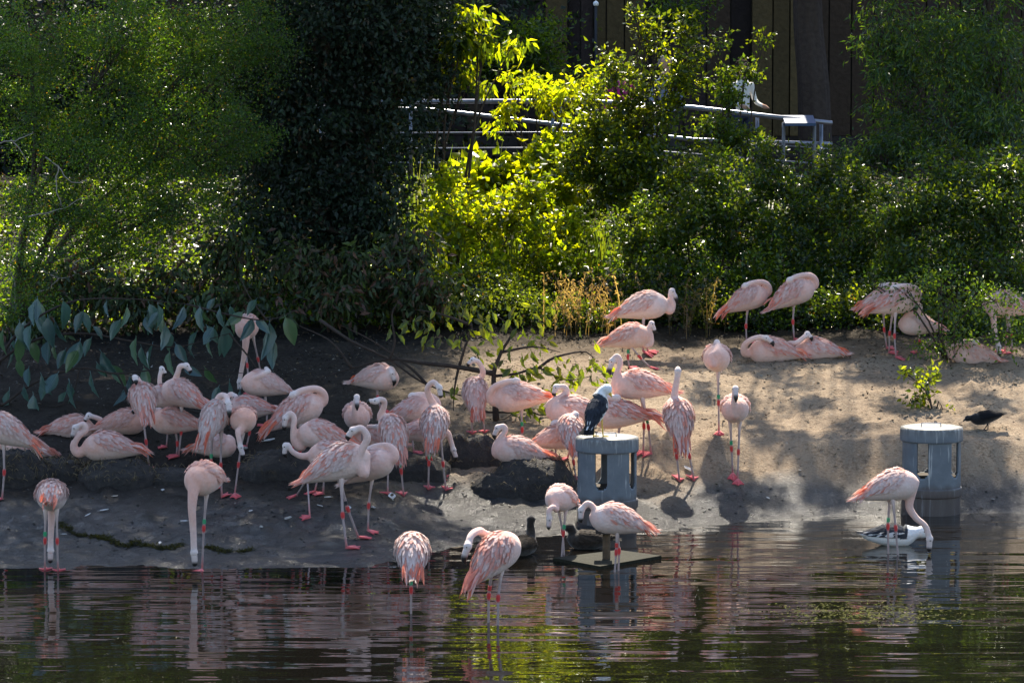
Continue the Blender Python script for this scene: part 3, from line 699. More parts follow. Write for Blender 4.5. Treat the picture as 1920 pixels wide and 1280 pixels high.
# ------------------------------------------------------------------ feeder pipes
def feeder(px, py, wid_px, label, rot, Y=None, hz=.90):
    g = ground(px, py) if Y is None else at(px, py, Y)
    Yc = g[1] + .29; rad = wid_px / 2 * Yc / F * .965
    base = np.array([at(px, py, Yc)[0], Yc, 0.0]); base[2] = g[2] - .02
    T = thing('feeder_pipe', label, 'feeder', base, 'pipe feeders')
    H = hz
    # wall with five tall round ended slots
    nc = 240; nz = 70; sh = .40; st_ = H - .15       # slot zone
    aa = np.arange(nc) / nc * 2 * math.pi; zz = np.linspace(-.35, H - .02, nz)
    V = np.stack([rad * np.cos(aa)[None] + 0 * zz[:, None], rad * np.sin(aa)[None] + 0 * zz[:, None], zz[:, None] + 0 * aa[None]], -1).reshape(-1, 3)
    Fs = []; hw = .062
    for i in range(nz - 1):
        for j in range(nc):
            zc_ = (zz[i] + zz[i+1]) / 2; a = (aa[j] + math.pi / nc)
            dmin = min(abs((a - (rot + k * 2 * math.pi / 5) + math.pi) % (2 * math.pi) - math.pi) for k in range(5)) * rad
            zl = zc_ - sh
            inside = dmin < hw and zl > 0 and zc_ < st_
            if inside and zl < hw and (dmin ** 2 + (hw - zl) ** 2) > hw * hw: inside = False
            if not inside:
                k = (j + 1) % nc; Fs.append((i*nc+j, i*nc+k, (i+1)*nc+k, (i+1)*nc+j))
    me = mesh_np('pipe_wall', V, Fs); o = ob('pipe_wall', me, M['pipe'], T)
    md = o.modifiers.new('t', 'SOLIDIFY'); md.thickness = .02; md.offset = -1
    # collar ring below the slots
    mb = MB(); P = [(0, 0, z) for z in (.195, .20, .21, .275, .285, .29)]
    mb.tube(P, [rad + e for e in (.004, .012, .014, .014, .012, .004)], 64, cap=0)
    ob('collar', mb.mesh('collar'), M['pipe'], T)
    # lid
    mb = MB(); P = [(0, 0, z) for z in (H - .145, H - .143, H - .13, H - .03, H - .008, H)]
    mb.tube(P, [rad + e for e in (.004, .018, .020, .020, .014, -.02)], 64, cap=0)
    lid = ob('lid', mb.mesh('lid'), M['pipe'], T)
    mb = MB(); mb.tube(spline([(-.11, -.05, H - .01), (-.108, -.05, H + .03), (-.09, -.05, H + .036), (.07, -.05, H + .036), (.085, -.05, H + .03), (.088, -.05, H - .01)], .01), .005, 6)
    h_ = ob('handle', mb.mesh('handle'), M['steel'], lid)
    # inner feed pan
    mb = MB(); mb.tube([(0, 0, .36), (0, 0, .375), (0, 0, .395)], [rad * .9, rad * .93, rad * .9], 40, (.06, .05, .04), cap=0); ob('feed_pan', mb.mesh('feed_pan'), M['bark'], T)
    return base, rad, H
f1 = feeder(1138, 992, 116, 'grey plastic feeder pipe with slots and a gull perched on its lid', R(-90 - 13))
f2 = feeder(1745, 968, 115, 'grey plastic feeder pipe with slots standing bare at the shore beside the wading flamingo', R(-90 - 24))

# ------------------------------------------------------------------ gulls, ducks, blackbird
def bird(name, label, cat, C, yaw, pitch, s, prof, neckpts, headr, colf, bill, legs=None, billc=(.7, .45, .05), wingc=None, wing=True, group=None, root=None, wingrng=(25, 100), tailc=None):
    """generic bird: prof rows (x, half width, half height, z)"""
    ya, pi_ = R(yaw), R(pitch)
    fwd = np.array([math.cos(ya) * math.cos(pi_), math.sin(ya) * math.cos(pi_), math.sin(pi_)])
    lef = np.array([-math.sin(ya), math.cos(ya), 0.]); up = np.cross(fwd, lef); Rm = np.stack([fwd, lef, up])
    L = lambda p: C + s * (np.asarray(p, float) @ Rm)
    prof = np.array(prof); mb = MB()
    xx = np.linspace(prof[0, 0], prof[-1, 0], 22)
    ib = lambda x: np.interp(x, prof[:, 0], prof[:, 1]); ih = lambda x: np.interp(x, prof[:, 0], prof[:, 2]); iz = lambda x: np.interp(x, prof[:, 0], prof[:, 3])
    a = np.arange(16) / 16 * 2 * math.pi
    V = np.stack([np.broadcast_to(xx[:, None], (22, 16)), ib(xx)[:, None] * np.cos(a), iz(xx)[:, None] + ih(xx)[:, None] * np.sin(a)], -1).reshape(-1, 3)
    V = np.concatenate([V, [[xx[0] - .002, 0, iz(xx[0])], [xx[-1] + .002, 0, iz(xx[-1])]]]); Fs = []
    for i in range(21):
        for j in range(16):
            k = (j + 1) % 16; Fs.append((i*16+j, (i+1)*16+j, (i+1)*16+k, i*16+k))
    for j in range(16):
        k = (j + 1) % 16; Fs.append((352, j, k)); Fs.append((353, 21*16+k, 21*16+j))
    mb.add(C + s * (V @ Rm), Fs)
    N = spline([L(p) for p in neckpts], .012); u = np.linspace(0, 1, len(N))
    mb.tube(N, s * (headr * .82 + headr * .9 * (1 - u) ** 2), 10)
    H = L(neckpts[-1]); B = L(bill); d = B - H; d /= np.linalg.norm(d)
    mb.tube([H - d * headr * .8 * s, H - d * headr * .4 * s, H, H + d * headr * .6 * s, H + d * headr * s], [s * headr * x for x in (.6, .95, 1.05, .85, .5)], 10)
    lg = MB()
    if legs:
        for hip, ft, lc in legs:
            hp = L(hip); f_ = np.asarray(ft, float)
            lg.tube([hp, lerp(hp, f_, .45) - fwd * .01, f_ + [0, 0, .006]], [.010 * s, .0065 * s, .0055 * s], 6, lc)
            fd = np.array([math.cos(ya), math.sin(ya), 0])
            for e in (-.5, 0, .5):
                q = f_ + .05 * s * (fd * math.cos(e) + lef * math.sin(e)); q[2] = f_[2] + .004
                lg.tube([f_ + [0, 0, .005], q], [.006 * s, .004 * s], 5, lc)
    root = np.array([C[0], C[1], C[2] - .1 * s]) if root is None else np.asarray(root)
    T = thing(name, label, cat, root, group)
    def cb(V, Fs):
        p = ((V - C) @ Rm.T) / s; dh = np.linalg.norm(V - H, axis=1) / s
        col = colf(p, dh)
        m2 = MB(); m2.v.append(V); m2.f = list(Fs); m2.c.append(col); m2.n = len(V)
        if lg.n: m2.f += [tuple(i + m2.n for i in f) for f in lg.f]; m2.v += lg.v; m2.c += lg.c
        ob('body', m2.mesh('body', root), M['skin'], T)
    fuse(mb, .008 * max(s, .8), cb, 3)
    bm = MB(); bm.tube([H + d * headr * .6 * s, lerp(H, B, .7), B - up * .006 * s], [headr * .42 * s, headr * .30 * s, .003], 8, billc); ob('bill', bm.mesh('bill', root), M['horn'], T)
    e = np.cross(d, up); e /= np.linalg.norm(e)
    for sg in (-1, 1): ob('eye', eye_me, None, T, tuple(H + e * sg * headr * .95 * s + up * headr * .25 * s + d * headr * .25 * s - root))
    if wing:
        for sd in (-1, 1):
            wm = MB(); r_ = np.random.default_rng(5)
            for x in np.arange(prof[0, 0] + .06, prof[-1, 0] - .08, .018):
                for ph in np.arange(wingrng[0], wingrng[1], 13.):
                    ph2 = R(ph + r_.normal(0, 3)); ph2 = ph2 if sd > 0 else math.pi - ph2
                    ln = .055 * r_.uniform(.8, 1.3) * (1.5 if x < -.05 else 1); vs = []
                    for k, lf, ww in ((0, 0, 0), (.5, .6, 1), (.85, 1, .7), (1, 1, 0)):
                        for e2 in ((0,) if ww == 0 else (-1, 1)):
                            xq = x - ln * k; pq = ph2 + e2 * ww * R(7) - sd * R(8) * k
                            vs.append([xq, (ib(xq) + .004 + .006 * lf) * math.cos(pq), iz(xq) + (ih(xq) + .004 + .006 * lf) * math.sin(pq)])
                    c0 = np.asarray(wingc(x, ph, r_), float)
                    wm.add(C + s * (np.array(vs) @ Rm), [(0, 2, 1), (1, 2, 4, 3), (3, 4, 5)], c0)
            ob('wing', wm.mesh('wing', root), M['feather'], T)
        tm = MB()
        for k in range(9):
            y0 = (k - 4) * .008; x0 = prof[0, 0] + .05
            p0 = np.array([x0, y0, iz(x0)]); p1 = p0 + [-.11, y0 * .8, -.005 + abs(y0) * .3]
            w_ = np.array([0, .011, 0])
            tm.add(C + s * (np.array([p0 - w_ * .5, p0 + w_ * .5, p1 + w_, p1 - w_, p1 + [-.012, 0, 0]]) @ Rm), [(0, 1, 2, 4, 3)], tailc if tailc is not None else (.02, .02, .022))
        ob('tail', tm.mesh('tail', root), M['feather'], T)
    return T
GP = [(-.20, .02, .015, -.01), (-.14, .05, .04, -.008), (-.06, .075, .066, 0), (.03, .08, .075, 0), (.10, .066, .065, .0), (.15, .035, .036, .01), (.165, .01, .01, .012)]
def gullcol(p, dh):
    c = np.tile(np.array([.80, .79, .77]), (len(p), 1)); b = (p[:, 2] > -.004) & (p[:, 0] < .095) & (dh > .075); c[b] = [.035, .04, .05]; return c
def gullwing(x, ph, r_):
    if x < -.10 and r_.random() < .3: return (.75, .74, .72)
    if ph < 34 and r_.random() < .35: return (.7, .7, .69)
    return np.array([.035, .04, .052]) * r_.uniform(.7, 1.5)
# gull on the lid
lz = f1[0][2] + f1[2]
gc = at(1119, 768, f1[0][1] - .02)
bird('gull', 'dark backed gull perched on the feeder lid with white head turned to preen', 'gull', gc, 62, 42, 1.22, GP,
     [(.10, 0, .03), (.15, -.02, .065), (.165, -.055, .075)], .042, gullcol, (.12, -.10, .03),
     legs=[((-.005, .03, -.05), (at(1113, 815, f1[0][1] - .05)[0], f1[0][1] - .05, lz), (.72, .50, .08)), ((-.005, -.03, -.05), (at(1131, 817, f1[0][1] - .08)[0], f1[0][1] - .08, lz), (.72, .50, .08))],
     wingc=gullwing, root=(gc[0], f1[0][1] - .05, lz), wingrng=(8, 100))
gg = ground(1680, 1026); gc = np.array([at(1672, 1005, gg[1] + .16)[0], gg[1] + .16, .085])
bird('gull', 'dark backed gull swimming behind the wading flamingo, tail tip raised and yellow bill', 'gull', gc, 2, -5, 1.42, GP,
     [(.10, 0, .02), (.155, 0, .035), (.20, 0, .045)], .043, gullcol, (.268, 0, .02), wingc=gullwing, wingrng=(12, 100), root=(gc[0], gc[1], 0))
DP = [(-.19, .025, .015, .03), (-.13, .07, .045, .01), (-.04, .098, .075, 0), (.06, .098, .08, 0), (.13, .07, .062, .0), (.165, .03, .03, .01), (.175, .01, .01, .01)]
def duckcol(p, dh):
    n = fbm(p[:, 0] * 60, p[:, 1] * 60 + p[:, 2] * 50, 2)[:, None]
    c = np.array([.035, .027, .020]) * (1 + n * 1.4); c[dh < .07] *= .55; return c
def duckwing(x, ph, r_): return np.array([.04, .03, .022]) * r_.uniform(.5, 1.8)
g = ground(985, 1040); C_ = np.array([at(981, 1020, g[1])[0], g[1], .08])
bird('duck', 'dark brown duck with raised neck swimming behind the preening pond flamingo', 'duck', C_, 65, 4, 1.15, DP,
     [(.12, 0, .02), (.155, 0, .09), (.15, 0, .15), (.165, 0, .185)], .036, duckcol, (.235, .0, .165), billc=(.05, .045, .03), wingc=duckwing, wingrng=(10, 100), root=(C_[0], C_[1], 0), group='ducks on the pond', tailc=(.03, .024, .018))
g = ground(1100, 1028); C_ = np.array([at(1104, 1014, g[1])[0], g[1], .075])
bird('duck', 'dark duck resting low on the water behind the floating board, head drawn in', 'duck', C_, 178, 2, 1.2, DP,
     [(.11, 0, .02), (.13, 0, .07), (.15, 0, .095)], .04, duckcol, (.215, 0, .08), billc=(.05, .045, .03), wingc=duckwing, wingrng=(10, 100), root=(C_[0], C_[1], 0), group='ducks on the pond', tailc=(.03, .024, .018))
g = ground(1846, 806); C_ = g + np.array([0, 0, .13])
bird('crow', 'small black bird bending forward on the shaded slope above the bare feeder pipe', 'bird', C_, 186, -12, .95, GP,
     [(.10, 0, .02), (.15, 0, .03), (.185, 0, .035)], .036, lambda p, dh: np.tile(np.array([.012, .012, .013]), (len(p), 1)), (.25, 0, .02), billc=(.02, .02, .02),
     legs=[((-.02, .025, -.05), g + [.0, .02, 0], (.03, .03, .03)), ((-.02, -.025, -.05), g + [.03, -.03, 0], (.03, .03, .03))], wingc=lambda x, ph, r_: np.array([.013, .013, .015]), wingrng=(8, 100), root=g, tailc=(.012, .012, .013))

# ------------------------------------------------------------------ people on the path behind (almost hidden by leaves)
def person(label, X, Y, z0, h, shirt, trousers, hair, yaw, arm):
    mb = MB(); k = h / 1.7
    def P(*p): c_, s_ = math.cos(R(yaw)), math.sin(R(yaw)); x, y, z = p; return np.array([X + k * (c_ * x - s_ * y), Y + k * (s_ * x + c_ * y), z0 + k * z])
    for sx in (-1, 1):
        mb.tube([P(0, sx * .1, .93), P(.02, sx * .1, .5), P(0, sx * .1, .08)], [.085 * k, .06 * k, .042 * k], 10)
        mb.tube([P(-.05, sx * .1, .045), P(.06, sx * .1, .045), P(.17, sx * .1, .03)], [.04, .04, .028], 8)
        A = arm[0 if sx < 0 else 1]
        mb.tube(spline([P(0, sx * .17, 1.38)] + [P(a[0], sx * a[1], a[2]) for a in A], .05), np.linspace(.052, .032, len(spline([P(0, sx * .17, 1.38)] + [P(a[0], sx * a[1], a[2]) for a in A], .05))) * k, 8)
        hd = P(A[-1][0], sx * A[-1][1], A[-1][2])
        mb.tube([hd, hd + [0.02, 0, -.01], hd + [.06, 0, -.02]], [.032 * k, .04 * k, .03 * k], 8)
        for f in range(5):
            mb.tube([hd + [.05, (f - 2) * .016, -.015], hd + [.105 - abs(f - 2) * .008, (f - 2) * .019, -.035]], [.010, .009], 6)
    mb.tube([P(0, 0, .88), P(.01, 0, 1.0), P(0, 0, 1.2), P(0, 0, 1.38), P(0, 0, 1.46)], [.14 * k, .135 * k, .15 * k, .15 * k, .08 * k], 14, flat=.0001 if False else .75)
    mb.tube([P(0, 0, 1.42), P(.015, 0, 1.52)], [.058 * k, .052 * k], 10)
    hc = P(.02, 0, 1.605)
    mb.tube([P(.02, 0, 1.49), P(.025, 0, 1.53), P(.025, 0, 1.59), P(.02, 0, 1.65), P(.01, 0, 1.70)], [.045 * k, .07 * k, .084 * k, .082 * k, .045 * k], 12)
    mb.tube([P(.10, 0, 1.60), P(.12, 0, 1.575)], [.012, .017], 6)
    for sx in (-1, 1): mb.tube([P(.02, sx * .084, 1.61), P(.015, sx * .092, 1.58)], [.022, .016], 6)
    root = np.array([X, Y, z0]); T = thing('person', label, 'person', root)
    skin = np.array([.50, .30, .22])
    def cb(V, Fs):
        z = (V[:, 2] - z0) / k; r = np.linalg.norm((V - P(0, 0, 0))[:, :2], axis=1) / k
        col = np.tile(skin, (len(V), 1))
        col[(z < .95)] = trousers; col[(z >= .93) & (z < 1.44) & (r < .30)] = shirt
        col[z < .07] = (.03, .03, .03)
        ob('body', mesh_np('body', V - root, Fs, col), M['cloth'], T)
    fuse(mb, .018, cb, 4)
    hm = MB(); hb = P(-.005, 0, 1.64)
    for i in range(90):
        a = random.uniform(0, 2 * math.pi); el = random.uniform(-.35, 1.5)
        d = np.array([math.cos(a) * math.cos(el), math.sin(a) * math.cos(el), math.sin(el)])
        if (d @ np.array([math.cos(R(yaw)), math.sin(R(yaw)), 0])) > .35 and el < .7: continue
        p = hb + d * .088 * k
        hm.tube([p, p * 1 + d * .012 + [0, 0, -.02], p + d * .004 + [0, 0, -.055]], [.02, .018, .008], 5, np.array(hair) * random.uniform(.7, 1.2))
    ob('hair', hm.mesh('hair', root), M['cloth'], T)
down = [(.0, .22, 1.1), (.05, .22, .88)]
rail = [(.05, .22, 1.12), (.24, .20, 1.04)]
PZ = 2.79
for lab, px, py, Y, h, sh, tr, ha, yw, arms in (
    ('person with brown hair and magenta top behind the leafy shrub', 1163, 141, 51.3, 1.62, (.45, .03, .22), (.05, .06, .10), (.06, .03, .018), -80, (down, down)),
    ('person with short grey hair behind the tall shrub by the railing', 1248, 128, 51.4, 1.72, (.22, .26, .36), (.06, .06, .06), (.32, .30, .28), -85, (rail, down)),
    ('person in a white shirt leaning a bare forearm on the railing', 1392, 150, 51.0, 1.66, (.75, .73, .70), (.04, .05, .09), (.05, .035, .025), -50, (rail, rail))):
    X = at(px, py, Y)[0]; person(lab, X, Y, float(terrain(X, Y)) - .005, h, sh, tr, ha, yw, arms)
run_fuse()

# ------------------------------------------------------------------ floating board with its post
g = ground(1125, 1066)
cen = ground(1138, 1051)
T = thing('floating_board', 'dark wooden board floating on the pond with a short post through it', 'platform', (cen[0], cen[1], 0))
mb = MB(); pts = [ground(1037, 1051), ground(1125, 1067), ground(1240, 1047), ground(1160, 1036)]
lo = [p * [1, 1, 0] + [0, 0, -.03] for p in pts]; hi = [p * [1, 1, 0] + [0, 0, .028] for p in pts]
mb.add(lo + hi, [(3,2,1,0),(4,5,6,7),(0,1,5,4),(1,2,6,5),(2,3,7,6),(3,0,4,7)], (.018, .017, .009))
ob('board', mb.mesh('board', (cen[0], cen[1], 0), smooth=False), M['bark'], T)
mb = MB(); pc = ground(1137, 1053)
mb.tube([pc + [0, 0, z] for z in (-.5, .1, .27, .275)], [.038, .037, .036, .03], 14, (.10, .072, .045))
ob('post', mb.mesh('post', (cen[0], cen[1], 0)), M['bark'], T)
mb = MB(); mb.box(pc + [-.10, -.075, .265], pc + [.06, .075, .40], (.012, .012, .013)); ob('post_box', mb.mesh('post_box', (cen[0], cen[1], 0), smooth=False), M['plain'], T)

# ------------------------------------------------------------------ nest mounds
def mound(px, py, rw, hgt, label, straw=0, Y=None, rd=.8, top=.55, tp=None):
    g = ground(px, py); Yc = g[1] + rw * rd if Y is None else Y
    X = at(px, py, Yc)[0]; z0 = float(terrain(X, Yc))
    if tp is not None: hgt = max(.06, at(px, tp, Yc - rw * rd * top * .9)[2] - z0)
    n = 56; m = 22; V = []; s0 = px * .13
    for i in range(m):
        t_ = i / (m - 1); rr = 1 - t_ if t_ < 1 else 0
        prof = np.clip((1 - rr) / (1 - top), 0, 1); zz = hgt * prof ** .8 - (.03 * hgt / .3 * max(0, 1 - rr / top * 1.2) if rr < top else 0)
        for j in range(n):
            a = j / n * 2 * math.pi
            nn = 1 + .22 * float(fbm(math.cos(a) * 1.6 + s0, math.sin(a) * 1.6 + t_ * 2, 3)) * 2
            x = X + rw * rr * nn * math.cos(a); y = Yc + rw * rd * rr * nn * math.sin(a)
            lump = .09 * float(fbm(x * 6 + s0, y * 6, 8)) + .07 * float(fbm(x * 19, y * 19 + s0, 18))
            V.append([x, y, (float(terrain(x, y)) - .05 if i == 0 else z0 + zz + lump * (.3 + prof) * min(1, hgt / .25))])
    Fs = []
    for i in range(m - 1):
        for j in range(n):
            k = (j + 1) % n; Fs.append((i*n+j, i*n+k, (i+1)*n+k, (i+1)*n+j))
    root = np.array([X, Yc, z0]); T = thing('nest_mound', label, 'nest', root, 'mud nest mounds')
    ob('mound', mesh_np('mound', np.array(V) - root, Fs), M['nest'], T)
    if straw:
        sm = MB(); r_ = np.random.default_rng(int(px))
        for k in range(straw):
            a = r_.uniform(0, 2 * math.pi); q = r_.uniform(.55, 1.1)
            x = X + rw * q * math.cos(a); y = Yc + rw * rd * q * math.sin(a)
            zz = max(z0 + hgt * np.clip((q * 0 + 1 - min(q, 1)) / (1 - top), 0, 1) ** .8, float(terrain(x, y))) + .012
            d = r_.normal(0, 1, 3) * [1, 1, .45]; d = d / np.linalg.norm(d) * r_.uniform(.03, .09)
            sm.tube([[x, y, zz], [x + d[0] * .5, y + d[1] * .5, zz + abs(d[2]) + .01], [x + d[0], y + d[1], zz + d[2] * .3]], [.003, .0028, .002], 4, np.array([.20, .15, .085]) * r_.uniform(.4, 1.4))
        tag(ob('straw', sm.mesh('straw', root), M['bark'], T), kind='stuff')
mound(222, 915, .42, .34, 'dark nest mound with straw edges under a sitting flamingo with coiled neck', 200, Y=34.95, tp=866, rd=.95)
mound(25, 918, .38, .26, 'ragged dark nest mound beside the flamingo seen only by its rump', 260)
mound(1000, 906, .46, .33, 'tall bare nest mound under the sitting flamingo with splayed coral tail', 160, Y=35.2, top=.62, tp=866, rd=.85)
mound(945, 936, .34, .15, 'low flattened mound with a sunlit rim in front of the tall nest', 20)
mound(545, 905, .55, .17, 'broad black nest mound behind the stooping flamingos', 70)
mound(330, 912, .40, .11, 'worn nest mound under the pale flamingo with folded neck', 60)
mound(880, 880, .34, .24, 'steep dark nest mound behind the flamingo with the swan like neck', 70)
mound(770, 905, .45, .14, 'dark lumpy nest mound behind the coral tailed flamingo', 40)
mound(660, 905, .36, .18, 'dark nest mound behind the ruffled preening flamingo', 40)
mound(110, 905, .34, .14, 'small crumbling nest mound between the straw edged nests', 160)

# ------------------------------------------------------------------ loose white feathers and leaf on the mud
fm = MB(); k_ = np.linspace(0, 1, 7)
for sg in (-1, 1):
    V = [[x * .085 - .04, sg * .022 * math.sin(math.pi * min(1, x * .9 + .08)) * (1 - j) if False else sg * .024 * math.sin(math.pi * (x * .9 + .08)) * j, .004 + .010 * j + .012 * x * x] for x in k_ for j in (0, 1)]
    fm.add(V, [(2*i, 2*i+1, 2*i+3, 2*i+2) if sg > 0 else (2*i, 2*i+2, 2*i+3, 2*i+1) for i in range(6)], (.78, .76, .74))
fm.tube([(-.065, 0, .006), (0, 0, .008), (.045, 0, .018)], [.002, .002, .001], 4, (.7, .68, .6))
feather_me = fm.mesh('loose_feather'); feather_me.materials.append(M['feather'])
for i, (px, py, sc) in enumerate([(540, 978, 1.5), (195, 959, 1), (165, 967, .7), (305, 921, .8), (216, 933, .8), (735, 938, 1.6), (615, 935, 1), (700, 955, 1), (655, 955, .8), (490, 995, .8), (345, 980, 1.1), (525, 885, 1.3), (560, 880, 1.2),
                               (120, 1004, .6), (300, 1020, .6), (600, 950, .7), (470, 960, .7), (1500, 885, .8), (1862, 938, .8), (1440, 935, .6), (1290, 885, 1.4), (505, 830, 1.4), (460, 845, 1.2)]):
    g = ground(px, py); o = ob('loose_feather', feather_me, None, None, (g[0], g[1], g[2] + .004)); o.scale = (sc,) * 3
    o.rotation_euler = (0, random.uniform(-.3, .1), random.uniform(0, 6.3))
    tag(o, 'small white moulted feather lying on the ground', 'feather', 'moulted feathers on the ground')

# ------------------------------------------------------------------ building, railing, lamp behind
bY = 58.0; bz = float(terrain(0, bY)) - .1
Tb = thing('timber_building', 'dark timber clad building with vertical boards behind the shrubs', 'building', (0, bY, bz))
X0 = -26.; x = X0; kk = 0; r_ = np.random.default_rng(3)
mb = MB(); mb.box((-26, .12, 0), (26, 8, 8.5), (.02, .015, .014)); ob('wall', mb.mesh('wall', smooth=False), M['plain'], Tb)
mb = MB(); mb.box((-26.3, -.6, 8.5), (26.3, 8.5, 8.75), (.03, .025, .022)); ob('roof', mb.mesh('roof', smooth=False), M['plain'], Tb)
mb = MB(); mb.box((-26, -.02, 0), (26, .1, .45), (.035, .028, .026)); ob('plinth', mb.mesh('plinth', smooth=False), M['bark'], Tb)
ochre = [(1395, 1430), (1450, 1468), (1590, 1606), (1037, 1050), (1480, 1490)]; och_x = [((a - 960) / F * bY, (b - 960) / F * bY) for a, b in ochre]
while x < 26:
    w_ = r_.uniform(.20, .40); mid = x + w_ / 2; px = mid / bY * F + 960
    c = np.array([.030, .021, .019]) * r_.uniform(.5, 1.5); dep = r_.uniform(.0, .035)
    if any(a - .05 < mid < b + .05 for a, b in och_x) or r_.random() < .06: c = np.array([.11, .078, .035]) * r_.uniform(.6, 1.1); dep = -.06
    elif 1500 < px < 1600 or r_.random() < .2: c = np.array([.05, .033, .022])
    if -12 < x < 12 or kk % 1 == 0:
        mb = MB(); mb.box((x + .012, dep, .46), (x + w_ - .012, .11, 8.4), c); ob('board', mb.mesh('board', smooth=False), M['bark'], Tb)
    x += w_; kk += 1

T = thing('railing', 'pale metal handrail with wires along the path behind the sunlit shrubs', 'railing', at(950, 330, 50.2))
rt = np.array(T.location)
def railpart(name, P, r): q = MB(); q.tube(P, r, 10); ob(name, q.mesh(name, rt), M['steel'], T)
railpart('top_rail', [at(560, 191, 50.2), at(1100, 190, 50.2), at(1300, 202, 50.2), at(1420, 216, 50.1), at(1560, 231, 50)], .036)
railpart('lower_rail', [at(560, 200, 50.24), at(815, 206, 50.24), at(1080, 238, 50.24), at(1300, 262, 50.24), at(1560, 270, 50.24)], .03)
for yy in (250, 279, 306, 331): railpart('wire', [at(560, yy, 50.25), at(1150, yy - 2, 50.25), at(1560, yy + 30, 50.25)], .012)
for px in (600, 770, 1036, 1052, 1230, 1420, 1540):
    a = at(px, 192 if px < 1120 else 205 + (px - 1230) * .08, 50.21); b_ = np.array([a[0], a[1], float(terrain(a[0], a[1])) - .05]); railpart('post', [b_, a], .028)
# blue notice board leaning on the rail (blank from this side)
T = thing('notice_board', 'flat blue notice board fixed at the railing end', 'sign', at(1500, 232, 49.8)); rt2 = np.array(T.location)
mb = MB(); a = at(1472, 231, 49.7); b_ = at(1530, 231, 49.7)
mb.add([a, b_, b_ + [0, .5, .10], a + [0, .5, .10], a + [0, 0, -.04], b_ + [0, 0, -.04], b_ + [0, .5, .06], a + [0, .5, .06]], [(0,1,2,3),(7,6,5,4),(4,5,1,0),(5,6,2,1),(6,7,3,2),(7,4,0,3)], (.05, .095, .20))
ob('panel', mb.mesh('panel', rt2, smooth=False), M['plain'], T)
for q in (a, b_):
    mb = MB(); p = q + [0, .25, 0]; mb.tube([[p[0], p[1], float(terrain(p[0], p[1])) - .05], p], .025, 8, (.2, .2, .22)); ob('leg', mb.mesh('leg', rt2), M['plain'], T)
p = at(1117, 150, 54); z0 = float(terrain(p[0], 54))
T = thing('lamp_post', 'thin dark pole with a small pale cap in front of the timber building', 'lamp post', (p[0], 54, z0))
mb = MB(); top = at(1116, 10, 54)[2] - z0; mb.tube([(0, 0, -.05), (0, 0, top)], [.03, .022], 10, (.03, .03, .035)); ob('pole', mb.mesh('pole'), M['plain'], T)
o = ob('cap', ball(.045).mesh('cap'), M['plain'], T); o.location = (0, 0, top + .02)

# ------------------------------------------------------------------ plants
def leaf_mesh(name, P, A, size, asp, col, origin, flat=.0):
    n = len(P); A = A / (np.linalg.norm(A, axis=1)[:, None] + 1e-9)
    rnd = rng.normal(0, 1, (n, 3)); rnd[:, 2] += flat * 3
    B = np.cross(A, rnd); B /= np.linalg.norm(B, axis=1)[:, None] + 1e-9; Nn = np.cross(A, B)
    s = size[:, None]; w_ = (size * asp / 2)[:, None]
    V = np.stack([P, P + A * s * .42 + B * w_ + Nn * w_ * .35, P + A * s * .42 - B * w_ + Nn * w_ * .35, P + A * s - Nn * s * .10], 1).reshape(-1, 3) - origin
    o = np.arange(n)[:, None] * 4
    Fq = np.concatenate([o + [0, 2, 3], o + [0, 3, 1]])
    return mesh_np(name, V, Fq, np.repeat(col, 4, 0), smooth=False)
def pick(pal, n):
    c = np.array([p[:3] for p in pal]); w_ = np.array([p[3] for p in pal], float)
    return c[rng.choice(len(pal), n, p=w_ / w_.sum())]
BARK = (.060, .043, .032); GREYB = (.30, .26, .22)
def foliage(blobs, n, cr, droop, clump=70):
    """leaf anchor points in clumps through the blobs; returns points, axes, clump tint, clump centres"""
    wts = np.array([(b[3] * b[4]) * (b[6] if len(b) > 6 else 1) for b in blobs]); wts = wts / wts.sum()   # blobs: px, py, Y, rx px, rz px, ry m
    PP, AA, TT, CL = [], [], [], []
    for b, wt_ in zip(blobs, wts):
        m = max(20, int(n * wt_)); c = at(b[0], b[1], b[2]); sx = b[3] * b[2] / F; sz = b[4] * b[2] / F; sy = b[5]
        k = max(5, int(m / clump)); d = rng.normal(0, 1, (k, 3)); d /= np.linalg.norm(d, axis=1)[:, None]
        r = rng.random(k) ** (1 / 2.3); cc = c + d * r[:, None] * [sx, sy, sz]
        CL.append((c, cc))
        idx = rng.integers(0, k, m); sc = rng.uniform(.6, 1.5, k)[idx]
        off = rng.normal(0, 1, (m, 3)) * cr * sc[:, None] * [1, 1, .75]
        PP.append(cc[idx] + off); a = off / (np.linalg.norm(off, axis=1)[:, None] + 1e-6) * .7 + rng.normal(0, .6, (m, 3)); a[:, 2] -= droop
        AA.append(a); TT.append(rng.uniform(.65, 1.35, k)[idx])
    return np.concatenate(PP), np.concatenate(AA), np.concatenate(TT), CL
